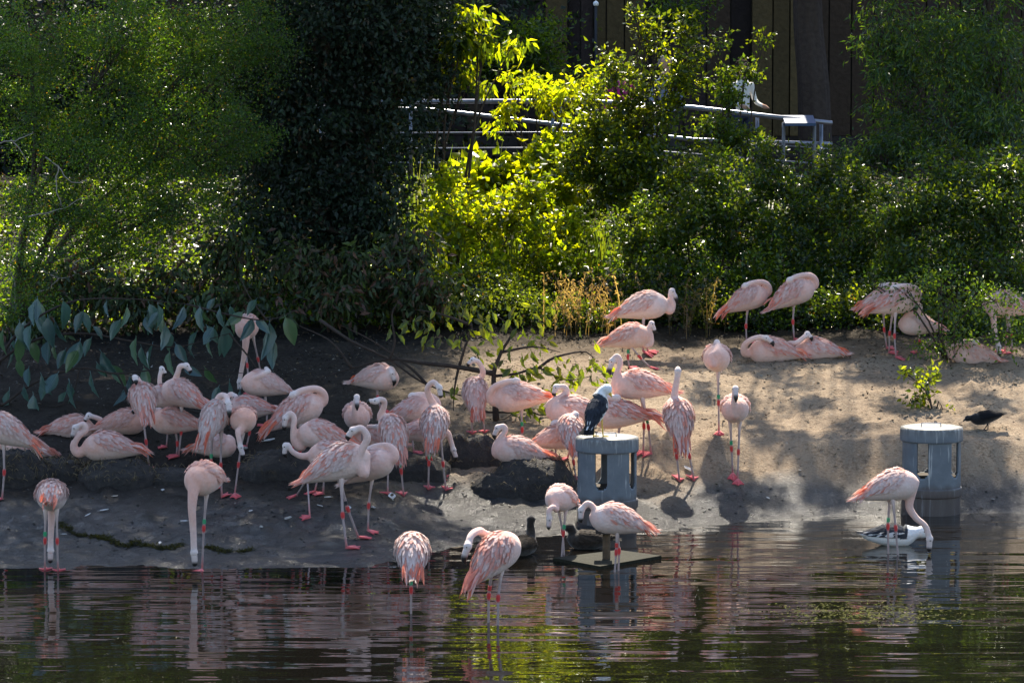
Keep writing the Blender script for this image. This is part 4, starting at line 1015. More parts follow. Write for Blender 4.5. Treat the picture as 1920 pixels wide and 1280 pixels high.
def plant(name, label, cat, base, blobs, n, size, asp, pal, mat='leaf', droop=.3, cr=.12, trunk=.05, group=None, clump=70, twigs=10, barkc=BARK, flat=0., zmin=.02, via=None):
    """base: (px, py, Y) foot of the stem"""
    X = at(base[0], base[1], base[2])[0]; Y = base[2]; root = np.array([X, Y, float(terrain(X, Y))])
    T = thing(name, label, cat, root - [0, 0, .02], group); root = np.array(T.location)
    P, A, tint, CL = foliage(blobs, n, cr, droop, clump)
    g = terrain(P[:, 0], P[:, 1]) + zmin; ok = P[:, 2] > g; P, A, tint = P[ok], A[ok], tint[ok]
    sz = rng.uniform(size[0], size[1], len(P)); col = pick(pal, len(P)) * (tint * rng.uniform(.75, 1.25, len(P)))[:, None]
    o = ob('crown', leaf_mesh('crown', P, A, sz, asp, col, root, flat), M[mat], T); o['kind'] = 'stuff'
    mb = MB(); fork = None
    for c, cc in CL:
        hgt = c[2] - root[2]
        j = rng.normal(0, .12, 3); mid = root + (c - root) * [.35, .35, .55] + j * min(1, hgt)
        mid[2] = max(mid[2], root[2] + .1); start = root - [0, 0, .1]
        if via is not None: start = np.array(via); mid = lerp(start, c, .5) + [0, 0, .35]
        Pp = spline([start, mid, c], .25); mb.tube(Pp, np.linspace(trunk, trunk * .3, len(Pp)), 7, barkc)
        for q in cc[:twigs]:
            m2 = lerp(c, q, .5) + rng.normal(0, .05, 3); s0 = lerp(mid, c, rng.uniform(.4, 1))
            Pp = spline([s0, m2, q], .12); mb.tube(Pp, np.linspace(trunk * .28, .004, len(Pp)), 5, barkc)
    ob('trunk' if cat == 'tree' else 'stem', mb.mesh('trunk', root), M['bark'], T)
    return T
G1 = [(.035, .075, .018, 3), (.055, .10, .022, 2), (.025, .055, .016, 2)]
FINE = [(.030, .068, .020, 4), (.045, .085, .022, 3), (.09, .10, .02, .5), (.16, .09, .02, .12), (.02, .05, .02, 2)]
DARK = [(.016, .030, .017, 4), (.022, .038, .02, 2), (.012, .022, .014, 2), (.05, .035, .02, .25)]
YEL = [(.085, .12, .012, 4), (.12, .145, .014, 3), (.06, .10, .016, 3)]
MIDG = [(.038, .066, .016, 4), (.06, .092, .018, 3), (.024, .046, .018, 4)]
BLUEG = [(.022, .055, .030, 3), (.032, .068, .034, 2), (.05, .085, .03, 1.5)]
DRY = [(.20, .14, .08, 3), (.26, .19, .11, 2), (.13, .085, .05, 2)]
BROWNL = [(.03, .05, .02, 3), (.06, .045, .025, 1), (.09, .045, .03, .7), (.05, .075, .02, 2)]

# tall trees whose crowns carry on above the picture and shade the bank
plant('fine_leaved_tree', 'broad fine leaved tree with pale bare twigs hanging over the shaded nesting ground', 'tree', (20, 690, 41.8),
      [(60, 110, 41.6, 130, 120, .9), (230, 90, 41.8, 130, 110, .9), (380, 110, 42.2, 110, 120, .8), (150, 260, 41.4, 150, 90, .8), (330, 270, 41.6, 130, 90, .8), (450, 260, 42, 60, 60, .5),
       (340, 380, 41.4, 100, 60, .6), (110, 390, 41.2, 110, 70, .6), (230, 400, 41.5, 90, 60, .5), (40, 500, 40.8, 60, 40, .4), (60, 580, 40.4, 70, 35, .3), (220, 470, 41.2, 90, 40, .4), (480, 90, 42.4, 60, 90, .5)],
      100000, (.022, .040), .62, FINE, mat='leaf_fine', droop=.15, cr=.12, trunk=.045, clump=190, twigs=9, barkc=(.07, .055, .043))
def wb(x, y, z, rx, ry, rz):
    v = np.array([x, y, z - CH]); fz = v[1] * _cp - v[2] * _sp; uu = v[1] * _sp + v[2] * _cp
    return (960 + F * x / fz, 640 - F * uu / fz, y, rx * F / y, rz * F / y, ry)
def bole(T, pts, r0, r1, c):
    Pp = spline(pts, .12); m = len(Pp)
    V, Fs = tube_vf(Pp, np.interp(np.linspace(0, 1, m), [0, .06, .3, 1], [r0 * 1.35, r0 * 1.05, r0 * .92, r1]), 28)
    a_ = np.tile(np.arange(28), m); V[:28*m] += (np.where(a_ % 3 == 0, .07, -.05)[:, None]) * (V[:28*m] - np.repeat(Pp, 28, 0))
    mb = MB(); mb.add(V, Fs, c); ob('bole', mb.mesh('bole', T.location), M['bark'], T)
# unseen clumps shaped to shade the nesting ground, with gaps for sun patches
SH = []
rr_ = np.random.default_rng(21)
def left_ok(px, py):
    for gx, gy, ax, ay in ((650, 1015, 55, 14), (545, 1052, 50, 14), (905, 962, 120, 22), (95, 893, 70, 16), (75, 845, 50, 18), (1000, 990, 60, 14), (120, 645, 90, 12), (990, 660, 120, 16), (900, 740, 50, 30), (1060, 760, 60, 50)):
        if ((px - gx) / ax) ** 2 + ((py - gy) / ay) ** 2 < 1: return False
    return True
for gy in np.arange(30.6, 37.4, .42):
    for gx in np.arange(-6.6, -.1, .46):
        x = gx + rr_.normal(0, .12); y = gy + rr_.normal(0, .12); z = max(float(terrain(x, y)), 0)
        v = np.array([x, y, z - CH]); fz = v[1] * _cp - v[2] * _sp; uu = v[1] * _sp + v[2] * _cp
        px, py = 960 + F * x / fz, 640 - F * uu / fz
        if not left_ok(px, py) or (gx > -.9 and rr_.random() < .45): continue
        zc = rr_.uniform(8.6, 10.2); t_ = (zc - z) / SUND.z
        SH.append(wb(x + SUND.x * t_, y + SUND.y * t_, zc, .30, .30, .22))
for gx in np.arange(-7, -2.2, .55):  # further unseen clumps added to shade the top of the fine leaved tree
    for gy in np.arange(44.2, 46.6, .55):
        if rr_.random() < .92: SH.append(wb(gx + rr_.normal(0, .12), gy + rr_.normal(0, .12), rr_.uniform(9.6, 10.6), .36, .36, .25))
shade_T = plant('shade_tree', 'tall leafy tree out of view beyond the fine leaved one, its crown shading the nests', 'tree', (-180, 600, 45), SH, 64000, (.08, .13), .65, G1, droop=.3, cr=.15, trunk=.045, clump=60, twigs=0, via=(-6.9, 44.5, 7.6))
bole(shade_T, [np.array(shade_T.location) - [0, 0, .2], np.array(shade_T.location) + [.1, 0, 2.5], np.array((-6.9, 44.5, 7.6))], .26, .16, (.06, .045, .038))
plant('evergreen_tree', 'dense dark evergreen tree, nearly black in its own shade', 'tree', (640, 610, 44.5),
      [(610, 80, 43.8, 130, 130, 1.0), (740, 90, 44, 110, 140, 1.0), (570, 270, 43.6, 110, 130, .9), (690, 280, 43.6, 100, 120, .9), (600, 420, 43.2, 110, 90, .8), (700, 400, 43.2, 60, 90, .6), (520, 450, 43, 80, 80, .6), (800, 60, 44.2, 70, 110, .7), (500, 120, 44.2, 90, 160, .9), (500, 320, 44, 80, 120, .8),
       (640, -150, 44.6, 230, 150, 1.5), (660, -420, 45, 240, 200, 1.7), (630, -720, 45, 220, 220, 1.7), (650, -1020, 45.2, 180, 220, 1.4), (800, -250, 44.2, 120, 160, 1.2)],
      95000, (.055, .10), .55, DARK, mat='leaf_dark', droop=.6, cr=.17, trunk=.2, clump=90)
# the tree whose trunk stands before the building; limbs reach out over the slope
def shade_spot(px, py, rx, ry, zc, rd=.24):  # unseen crown clump placed up-sun to throw shade on this spot
    g = ground(px, py); t_ = (zc - g[2]) / SUND.z; c = g + np.array(SUND) * t_
    k = F / c[1]; sx = rx * g[1] / F
    d = np.array([c[0], c[1], c[2]]); q = ray(0, 0)
    # pixel of that point
    v = d - np.array([0, 0, CH]); fz = v[1] * _cp - v[2] * _sp; uu = v[1] * _sp + v[2] * _cp
    return (960 + F * v[0] / fz, 640 - F * uu / fz, c[1], sx * F / c[1], rd * F / c[1], max(.15, ry * g[1] / F / .30))
SPOTS = [(1450, 812, 55, 16, 8.2), (1530, 755, 30, 12, 8.8), (1640, 706, 60, 9, 8.4), (1318, 738, 22, 12, 7.8), (1690, 765, 34, 12, 8.0), (1800, 830, 80, 34, 9.0), (1870, 760, 50, 28, 9.2), (1500, 835, 30, 9, 8.7), (1440, 700, 22, 6, 8.9), (1400, 925, 70, 8, 7.6), (1240, 855, 36, 18, 8.6),
         (1590, 855, 36, 12, 9.4), (1850, 900, 80, 26, 8.5), (1700, 860, 40, 14, 9.5), (1560, 930, 40, 6, 9.2), (1790, 700, 60, 12, 9), (1400, 765, 22, 8, 8.3), (1600, 795, 22, 9, 8.6), (1350, 880, 18, 6, 8.4), (1480, 725, 16, 6, 8.8)]
ot = at(1525, 240, 53.5); otz = float(terrain(ot[0], 53.5))
BACK = []  # unseen crown clumps added to shade the shrubs on the right
for gx in np.arange(2.4, 9.2, .62):
    for gy in np.arange(45.4, 51.5, .62):
        if rr_.random() < .80: BACK.append(wb(gx + rr_.normal(0, .15), gy + rr_.normal(0, .15), rr_.uniform(8.2, 9.8), .38, .38, .26))
T = plant('overhanging_tree', 'big tree with a dark ridged trunk in front of the timber building', 'tree', (1525, 240, 53.5),
      [shade_spot(*s_) for s_ in SPOTS] + BACK, 50000, (.07, .12), .65, G1, droop=.3, cr=.085, trunk=.03, clump=45, twigs=0, via=(ot[0] + .1, 52.2, otz + 6.6))
bole(T, [np.array([ot[0] + .05, 53.5, otz - .2]), np.array([ot[0], 53.5, otz + 1.2]), np.array([ot[0] - .10, 53.45, otz + 3.0]), np.array([ot[0] + .1, 52.2, otz + 6.7])], .235, .15, (.060, .045, .038))

GS = 'shrubs behind the bank'
plant('weeping_tree', 'small tree with narrow blue green leaves beside the timber building', 'tree', (1880, 600, 45),
      [(1760, 110, 44.6, 120, 110, .8), (1860, 90, 44.2, 90, 110, .8), (1680, 180, 44.8, 60, 80, .5), (1800, 240, 44, 110, 70, .6), (1700, 280, 44, 80, 50, .5), (1650, 60, 45, 50, 70, .4), (1880, 250, 43.6, 60, 80, .5), (1840, -120, 45, 200, 120, 1.2), (1640, 290, 44, 60, 50, .4)],
      22000, (.06, .12), .26, BLUEG, droop=.75, cr=.12, trunk=.05, clump=70)
plant('yellow_green_bush', 'bright yellow green bush glowing in the sun below the railing', 'shrub', (920, 590, 43.5),
      [(880, 420, 43.2, 100, 70, .35), (980, 390, 43.4, 90, 60, .35), (1000, 470, 43, 90, 50, .3), (830, 370, 43.5, 60, 50, .3), (900, 500, 42.8, 110, 45, .3), (1060, 420, 43.4, 60, 60, .35)],
      6000, (.06, .11), .62, YEL + MIDG[:1], droop=.2, cr=.10, trunk=.022, mat='leaf_lime', group=GS, flat=.5, clump=110)
plant('large_leaved_bush', 'bush with big glowing lime leaves between the grass tufts and railing', 'shrub', (1010, 560, 45),
      [(1000, 345, 44.6, 90, 40, .4), (1030, 300, 45, 60, 40, .4), (930, 340, 44.8, 60, 40, .3)], 1500, (.10, .18), .8, YEL, droop=.1, cr=.10, trunk=.03, mat='leaf_lime', group=GS, flat=.8)
plant('tall_spray_shrub', 'tall shrub throwing leafy sprays up in front of the building', 'shrub', (1180, 600, 44.5),
      [(1160, 330, 44, 80, 100, .5), (1210, 220, 44.3, 70, 60, .4), (1130, 220, 44.2, 60, 60, .4), (1240, 330, 44, 70, 90, .5), (1270, 160, 44.5, 34, 50, .25), (1290, 100, 44.6, 18, 40, .15), (1285, 50, 44.6, 16, 26, .12), (1215, 50, 44.5, 26, 18, .12), (1190, 25, 44.5, 12, 12, .1), (1235, 80, 44.5, 22, 20, .15), (1150, 115, 44.4, 22, 26, .15), (1180, 150, 44.4, 40, 24, .2), (1300, 150, 44.5, 20, 14, .15), (1090, 290, 44, 50, 50, .3)],
      11500, (.05, .095), .62, MIDG + YEL[:1], droop=.2, cr=.085, trunk=.022, flat=.6, group=GS, clump=95)
plant('drooping_leaf_shrub', 'arching shrub with pointed pale green leaves drooping over the railing', 'shrub', (1010, 540, 45.5),
      [(1060, 150, 45.2, 50, 24, .25), (1000, 170, 45.2, 50, 26, .25), (1110, 165, 45.2, 44, 26, .25), (960, 150, 45.4, 40, 30, .2), (930, 200, 45.4, 40, 40, .25), (1060, 200, 45.2, 60, 24, .25), (1100, 240, 45, 40, 40, .3)],
      1500, (.07, .12), .42, YEL, droop=.9, cr=.08, trunk=.02, mat='leaf_lime', group=GS)
plant('broadleaf_shrub', 'slender shrub with a row of long sunlit leaves hanging from its top branch', 'shrub', (850, 560, 44.2),
      [(905, 75, 44, 40, 26, .2), (960, 85, 44, 34, 16, .15), (870, 60, 44, 30, 40, .2), (900, 30, 44, 20, 22, .15), (850, 100, 44, 40, 40, .3), (870, 150, 44.2, 40, 50, .3)],
      900, (.11, .18), .36, YEL + MIDG, droop=1.3, cr=.07, trunk=.025, mat='leaf_lime', group=GS)
plant('small_leaved_shrub', 'rounded small leaved shrub behind the dry stalks and sleeping flamingos', 'shrub', (1330, 620, 42.5),
      [(1290, 420, 42.3, 90, 90, .5), (1390, 420, 42.5, 90, 80, .5), (1330, 330, 42.8, 70, 70, .4), (1210, 460, 42.2, 80, 70, .4), (1260, 530, 41.8, 80, 50, .4), (1380, 520, 41.9, 100, 50, .4)],
      15000, (.04, .075), .62, MIDG + G1, droop=.2, cr=.085, trunk=.022, flat=.6, group=GS, clump=130)
plant('climber_spray', 'thin leafy spray climbing in front of the pale building boards', 'shrub', (1370, 520, 44.8),
      [(1370, 180, 44.8, 36, 50, .2), (1400, 120, 44.8, 20, 30, .15), (1350, 80, 44.8, 12, 20, .1), (1385, 250, 44.6, 40, 40, .25), (1430, 70, 44.8, 10, 18, .1), (1345, 250, 44.6, 34, 50, .25)],
      2600, (.045, .075), .6, MIDG + G1, droop=.2, cr=.07, trunk=.018, group=GS)
plant('bramble_thicket', 'tangled bramble thicket with pale glinting leaves behind the sleeping pair of flamingos', 'shrub', (1520, 620, 43),
      [(1470, 360, 43, 70, 60, .4), (1540, 420, 42.8, 90, 80, .5), (1480, 480, 42.4, 80, 70, .4), (1590, 360, 43.2, 70, 60, .4), (1600, 480, 42.5, 70, 60, .4), (1540, 520, 42, 90, 40, .4), (1430, 300, 43.4, 50, 40, .3), (1540, 310, 43.3, 50, 30, .3)],
      14000, (.042, .08), .55, MIDG + BLUEG, droop=.2, cr=.09, trunk=.02, flat=.6, group=GS, clump=130)
plant('willow_bush', 'large loose bush of mixed blue and lime leaves over the half hidden flamingos', 'shrub', (1790, 640, 42),
      [(1700, 400, 42.2, 80, 80, .5), (1800, 400, 42, 90, 90, .5), (1880, 420, 41.6, 70, 100, .5), (1750, 490, 41.6, 90, 50, .4), (1860, 500, 41.3, 80, 40, .4), (1680, 500, 41.8, 50, 40, .3), (1780, 320, 42.6, 110, 50, .4), (1890, 320, 42, 60, 60, .4)],
      18000, (.042, .085), .5, BLUEG + MIDG, droop=.3, cr=.10, trunk=.022, flat=.6, group=GS, clump=130)
plant('twig_bush', 'thin dark twigged bush partly veiling the flamingos on the top of the slope', 'shrub', (1780, 690, 39.4),
      [(1700, 545, 39.4, 60, 18, .2), (1770, 580, 39.2, 40, 30, .2), (1850, 560, 39.2, 60, 30, .25), (1790, 640, 39.1, 40, 20, .2), (1740, 650, 39.2, 40, 18, .15), (1900, 620, 39, 40, 40, .2), (1760, 525, 39.6, 60, 20, .2), (1640, 535, 39.8, 20, 14, .1)],
      2300, (.035, .065), .5, G1 + BLUEG, droop=.3, cr=.09, trunk=.016, group=GS, twigs=20)
plant('sapling', 'young sapling with a few bright leaves on the slope above the bare feeder', 'shrub', (1752, 800, 37.3),
      [(1730, 745, 37.3, 26, 26, .15), (1770, 775, 37.3, 22, 12, .12), (1740, 700, 37.4, 40, 16, .15), (1700, 700, 37.4, 20, 14, .12)], 240, (.06, .10), .5, MIDG + YEL[:1], droop=.4, cr=.05, trunk=.012, group=GS, clump=20)
# undergrowth at the foot of the shrubs
for i, (lab, x0, y0, Y, bl, n, pal) in enumerate([
    ('low ivy clump below the yellow green bush', 930, 625, 41.6, [(880, 575, 41.4, 80, 36, .3), (980, 580, 41.4, 70, 34, .3), (930, 540, 41.8, 90, 30, .3)], 7000, MIDG + DARK),
    ('low dark undergrowth beside the dry stalks', 1080, 630, 41.4, [(1060, 590, 41.2, 60, 26, .25), (1130, 600, 41.2, 60, 22, .25)], 4000, MIDG + DARK),
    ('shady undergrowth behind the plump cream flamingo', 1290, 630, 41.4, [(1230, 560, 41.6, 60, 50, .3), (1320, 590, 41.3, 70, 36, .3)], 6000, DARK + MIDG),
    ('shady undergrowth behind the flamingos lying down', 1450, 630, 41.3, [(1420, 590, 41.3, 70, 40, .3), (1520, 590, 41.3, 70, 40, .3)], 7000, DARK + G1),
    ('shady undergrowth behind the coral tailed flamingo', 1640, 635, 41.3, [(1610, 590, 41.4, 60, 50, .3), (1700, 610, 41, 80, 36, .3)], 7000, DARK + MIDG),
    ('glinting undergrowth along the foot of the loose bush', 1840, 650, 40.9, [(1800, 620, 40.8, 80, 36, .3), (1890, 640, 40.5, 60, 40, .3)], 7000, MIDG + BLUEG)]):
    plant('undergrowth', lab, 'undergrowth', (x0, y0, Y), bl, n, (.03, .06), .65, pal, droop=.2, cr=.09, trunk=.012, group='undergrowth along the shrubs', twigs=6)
for i, (lab, x0, y0, Y, bl, n) in enumerate([
    ('dull shrub with drooping brownish leaves under the evergreen tree', 620, 640, 41, [(560, 500, 41, 70, 50, .3), (660, 510, 41, 70, 60, .3), (600, 570, 40.6, 90, 36, .3)], 1900),
    ('dark drooping shrub between the evergreen and the fine leaved tree', 450, 640, 41, [(430, 480, 41.2, 60, 60, .3), (420, 560, 40.8, 80, 40, .3), (340, 540, 41, 70, 50, .3)], 1800),
    ('dim leafy shrub beside the low ivy clump', 780, 640, 41, [(740, 540, 41, 60, 60, .3), (800, 560, 40.8, 60, 50, .3), (760, 470, 41.4, 60, 50, .3)], 2000),
    ('shadowy shrub under the fine leaved tree', 180, 650, 41, [(150, 540, 41, 100, 50, .4), (250, 570, 40.8, 90, 40, .3), (60, 610, 40.4, 60, 40, .3)], 2600)]):
    plant('drooping_shrub', lab, 'shrub', (x0, y0, Y), bl, n, (.08, .15), .38, BROWNL, mat='leaf_dark', droop=1.0, cr=.11, trunk=.018, group='dark shrubs under the trees', clump=24, twigs=16)
# hedge far behind closes the view beside the building
plant('far_hedge', 'tall dark hedge far behind the trees at the building end', 'shrub', (300, 400, 52), [(100, 200, 52, 300, 260, .8), (500, 180, 52, 260, 260, .8), (760, 100, 53, 160, 200, .8), (900, 60, 54, 130, 90, .6), (760, 280, 52, 150, 90, .6)], 26000, (.09, .16), .6, DARK, mat='leaf_dark', droop=.3, cr=.22, trunk=.06)
plant('far_shrub', 'dim green shrub in the shade in front of the timber building', 'shrub', (1000, 300, 53), [(980, 70, 53, 90, 40, .4), (1020, 130, 53, 60, 30, .4), (940, 120, 53, 60, 40, .4), (1280, 20, 54, 70, 40, .4)], 4500, (.06, .10), .5, G1, droop=.2, cr=.14, trunk=.04)

# dry stalks
def stalks(label, px, py, Y, n, h, spread, pal, group, arch=.15, width=.006, name='grass_tuft', mat='grass', cat='grass', seed=0, seeds=False):
    r_ = np.random.default_rng(int(px + py)); X = at(px, py, Y)[0]; z0 = float(terrain(X, Y)); root = np.array([X, Y, z0])
    V, Fs, Cc = [], [], []; k = 7
    for i in range(n):
        b = root + [r_.normal(0, spread * .35), r_.normal(0, spread * .3), -.02]; b[2] = float(terrain(b[0], b[1])) - .02
        a = r_.uniform(0, 6.28); hh = h * r_.uniform(.55, 1.1); ar = arch * hh * r_.uniform(.4, 2.2); d = np.array([math.cos(a), math.sin(a), 0]); lat = np.array([-d[1], d[0], 0])
        c = pick(pal, 1)[0] * r_.uniform(.7, 1.3); o = len(V)
        for j in range(k):
            t_ = j / (k - 1); p = b + d * ar * t_ ** 2.2 + np.array([0, 0, hh * (t_ - .28 * (ar / hh) * t_ ** 3)])
            w_ = width * (1 - t_ ** 3) + .001; V += [p - lat * w_, p + lat * w_]; Cc += [c, c]
            if seeds and j >= 2:
                for q in range(5):
                    e = r_.normal(0, 1, 3); e /= np.linalg.norm(e); s0 = len(V); ln = r_.uniform(.03, .07)
                    V += [p, p + e * ln * .5 + [.006, 0, .004], p + e * ln + [0, 0, -.01], p + e * ln * .5 - [.006, 0, .004]]; Cc += [c * 1.1] * 4; Fs.append((s0, s0+1, s0+2, s0+3))
        # blade strip indices (skip seed verts)
        idx = [i2 for i2 in range(o, len(V))]
        strip = []; q = o
        for j in range(k):
            strip.append((q, q + 1)); q += 2 + (20 if seeds and j >= 2 else 0)
        for j in range(k - 1): Fs.append((strip[j][0], strip[j][1], strip[j+1][1], strip[j+1][0]))
    T = ob(name, mesh_np(name, np.array(V) - root, Fs, np.array(Cc)), M[mat]); T.location = root
    tag(T, label, cat, group, 'stuff' if spread > 1 else None); return T
GG = 'tall grasses among the shrubs'
GRS = [(.11, .15, .03, 3), (.16, .18, .05, 2), (.07, .12, .03, 2)]
stalks('clump of dry golden stalks with seed heads behind the plump cream flamingo', 1105, 612, 41.0, 46, .75, .7, DRY, GG, .2, .004, name='dry_stalks', cat='dry plant', seeds=True)
stalks('thin brown stalks beside the sleeping one legged flamingos', 1300, 612, 41.0, 22, .7, .6, [(.12, .085, .045, 1), (.08, .07, .03, 1)], GG, .25, .004, name='dry_stalks', cat='dry plant', seeds=True)
stalks('upright green reeds standing left of the drooping shrub by the railing', 850, 420, 46.2, 90, 1.5, .9, GRS, GG, .12, .011)
stalks('arching pale grass tuft in front of the handrail posts', 1060, 420, 46.2, 34, 1.15, .35, GRS, GG, .55, .008)
stalks('arching grass tuft in front of the blue notice board', 1470, 420, 46.2, 46, 1.05, .5, GRS, GG, .6, .008)
stalks('tall arching grass tuft beside the narrow leaved tree', 1585, 420, 46, 40, 1.25, .4, GRS, GG, .5, .009)
stalks('reeds showing through the bramble thicket', 1690, 560, 43.6, 140, 1.3, .45, GRS, GG, .08, .010)
stalks('broad bright grass behind the yellow green bush', 900, 500, 44.6, 160, .9, 1.6, YEL, GG, .25, .012)
stalks('low bright grass behind the tall shrub', 1150, 470, 45, 120, .8, 1.4, YEL, GG, .25, .011)

# ------------------------------------------------------------------ shrub with big hanging leaves near the nests (each leaf its own part)
def big_leaf(name, ln, wd, bend):
    mb = MB(); k = 7; V = []
    for i in range(k):
        t_ = i / (k - 1); w_ = wd * math.sin(math.pi * min(1, t_ ** .8 * .97 + .02)) * .5 + .001
        y = -bend * t_ * t_
        for e in (-1, -.5, 0, .5, 1): V.append([ln * t_, e * w_, y + abs(e) * w_ * .45 + .006 * math.sin(t_ * 22) * abs(e)])
    Fs = [(i*5+j, (i+1)*5+j, (i+1)*5+j+1, i*5+j+1) for i in range(k - 1) for j in range(4)]
    mb.add(V, Fs); mb.tube([(-.03, 0, .004), (0, 0, 0), (ln * .5, 0, -bend * .25 - .001), (ln * .95, 0, -bend * .9)], [.003, .003, .002, .001], 4); return mb
def leaf_var(name, ln, wd, bend, cols, mat):
    out_ = []
    for c in cols:
        mb = big_leaf(name, ln, wd, bend); mb.c = [np.tile(np.array(c) * (1.0 if i == 0 else 1.6), (len(v), 1)) for i, v in enumerate(mb.v)]
        me = mb.mesh(name); me.materials.append(M[mat]); out_.append(me)
    return out_
LB = leaf_var('leaf', .25, .115, .05, [(.06, .11, .105), (.075, .125, .12), (.045, .085, .085), (.075, .125, .065)], 'leaf_gloss')
def leafy(name, label, root_px, Y, branches, leaves, metas, group=None, r0=.012):
    X = at(root_px[0], root_px[1], Y)[0]; root = np.array([X, Y, float(terrain(X, Y))]); T = thing(name, label, 'shrub', root, group)
    mb = MB()
    for br in branches:
        P = spline([at(p[0], p[1], Y + (p[2] if len(p) > 2 else 0)) for p in br], .06)
        zg = terrain(P[:, 0], P[:, 1]) + .015; P[:, 2] = np.maximum(P[:, 2], zg)
        mb.tube(P, np.linspace(r0 * (br[0][3] if len(br[0]) > 3 else 1), .0035, len(P)), 6, (.045, .034, .028))
    ob('stem', mb.mesh('stem', root), M['bark'], T)
    for i, (px, py, ang, sc, dy) in enumerate(leaves):
        p = at(px, py, Y + dy); p[2] = max(p[2], float(terrain(p[0], p[1])) + .1)
        o = ob('leaf', metas[i % len(metas)], None, T, tuple(p - root)); o.scale = (sc,) * 3
        # angle in the vertical plane (0 right, -90 hanging), plus a random roll
        d = Vector((math.cos(R(ang)), random.uniform(-.5, .3), math.sin(R(ang)))).normalized()
        q = d.to_track_quat('X', 'Z'); o.rotation_mode = 'QUATERNION'
        from mathutils import Quaternion
        o.rotation_quaternion = q @ Quaternion((1, 0, 0), math.pi / 2 + random.uniform(-.8, .8))
    return T
lv = [(37, 604, -80, 1), (58, 610, -100, 1.0), (90, 595, -85, 1.1), (60, 640, -75, .8), (118, 565, -85, 1.1), (150, 640, -105, 1), (190, 660, -60, 1.1), (210, 685, -55, .9), (108, 700, -120, .9), (130, 715, -85, 1.05), (175, 612, -50, .6), (255, 635, -95, 1), (265, 650, -80, .8), (310, 610, -95, .9), (330, 645, -60, .8), (318, 660, -85, 1.05),
      (420, 610, -85, 1.2), (400, 614, -120, .8), (505, 605, -95, 1.35), (535, 595, -70, 1.1), (480, 600, -40, .7), (375, 575, -90, .9), (200, 565, -90, .6), (238, 575, -100, .8), (280, 570, -70, .8), (300, 585, -130, .7), (20, 650, -90, .8), (5, 620, -90, .9), (150, 585, -60, .9), (225, 600, -120, .8), (345, 690, -20, .7), (385, 690, -60, .7), (430, 715, -90, .9), (410, 725, -110, .7), (450, 730, -80, .8), (495, 715, -25, .6), (45, 725, -80, .6), (70, 560, -95, .8), (345, 575, -110, .9), (455, 585, -140, .8), (515, 640, -100, 1.0), (170, 700, -80, .9), (90, 640, -95, .9), (270, 690, -75, .8)]
leafy('big_leaved_shrub', 'sprawling shrub with big hanging blue green leaves in front of the nesting flamingos', (-30, 800), 37.3,
      [[(-30, 800, .1, 2), (-20, 700), (60, 640), (150, 625), (250, 640), (330, 650), (430, 625)], [(-25, 760, .1, 1.6), (20, 640), (120, 570), (230, 560), (350, 570)], [(-30, 790, 0, 1.5), (60, 720), (150, 690), (220, 700), (330, 690), (460, 700)], [(350, 570), (430, 590), (500, 600), (560, 580)], [(150, 690), (130, 745), (60, 800)],
       [(220, 700), (260, 780), (300, 820), (330, 850)], [(330, 690), (350, 760), (400, 800)], [(430, 625), (480, 690), (500, 760), (520, 800)], [(500, 600), (470, 560), (450, 520)], [(235, 725), (245, 790), (262, 830), (290, 870)], [(300, 765), (340, 790), (372, 810)]],
      [(a, b, c, d * 1.2, random.uniform(-.25, .2)) for a, b, c, d in lv] + [(random.uniform(0, 330), random.uniform(565, 745), random.uniform(-125, -55), random.uniform(.7, 1.3), random.uniform(-.25, .3)) for _ in range(34)] + [(random.uniform(330, 560), random.uniform(560, 640), random.uniform(-125, -55), random.uniform(.6, 1.1), random.uniform(-.1, .3)) for _ in range(14)], LB)
LT = leaf_var('leaf', .11, .05, .02, [(.035, .06, .022), (.05, .085, .025), (.028, .04, .024), (.075, .11, .025)], 'leaf')
lv = []
for (cx, cy, sx, sy, n_) in [(900, 590, 40, 16, 22), (880, 620, 50, 14, 14), (950, 610, 40, 20, 18), (1010, 640, 30, 20, 14), (990, 700, 40, 16, 30), (1060, 700, 40, 18, 30), (1110, 690, 16, 20, 18), (1045, 735, 30, 14, 16), (850, 730, 8, 6, 4), (930, 660, 40, 20, 12), (1000, 580, 30, 20, 12), (770, 590, 40, 20, 12), (800, 610, 30, 14, 8), (1000, 780, 40, 20, 20)]:
    for i in range(n_): lv.append((random.gauss(cx, sx), random.gauss(cy, sy), random.uniform(-150, -20), random.uniform(.6, 1.3), random.uniform(-.3, .3)))
leafy('twiggy_shrub', 'low twiggy shrub with a long bare branch crossing in front of the flamingos', (930, 790), 37.0,
      [[(930, 790, 0, 2.2), (928, 740), (926, 700), (940, 660), (960, 620), (930, 590)], [(926, 700, 0, 1.8), (860, 688), (790, 680), (730, 673), (660, 690), (590, 712)], [(600, 600, .2, 1), (660, 640), (730, 674), (790, 715), (860, 740), (945, 745)], [(860, 688), (852, 730), (850, 770)], [(860, 690), (872, 650), (885, 610), (860, 570)], [(926, 705), (970, 700), (1010, 690), (1060, 712), (1110, 705)],
       [(928, 740), (890, 745), (870, 770)], [(940, 660), (1000, 650), (1050, 660)], [(885, 740), (905, 770), (960, 775), (935, 800)], [(730, 674), (740, 640), (735, 590), (750, 560)], [(660, 690), (620, 640), (560, 610)], [(885, 610), (830, 590), (780, 580)], [(928, 760), (990, 770), (1040, 790)], [(1010, 690), (1040, 670), (1100, 660), (1120, 690)], [(800, 720), (770, 690), (700, 640), (640, 610)]],
      lv, LT, r0=.019)
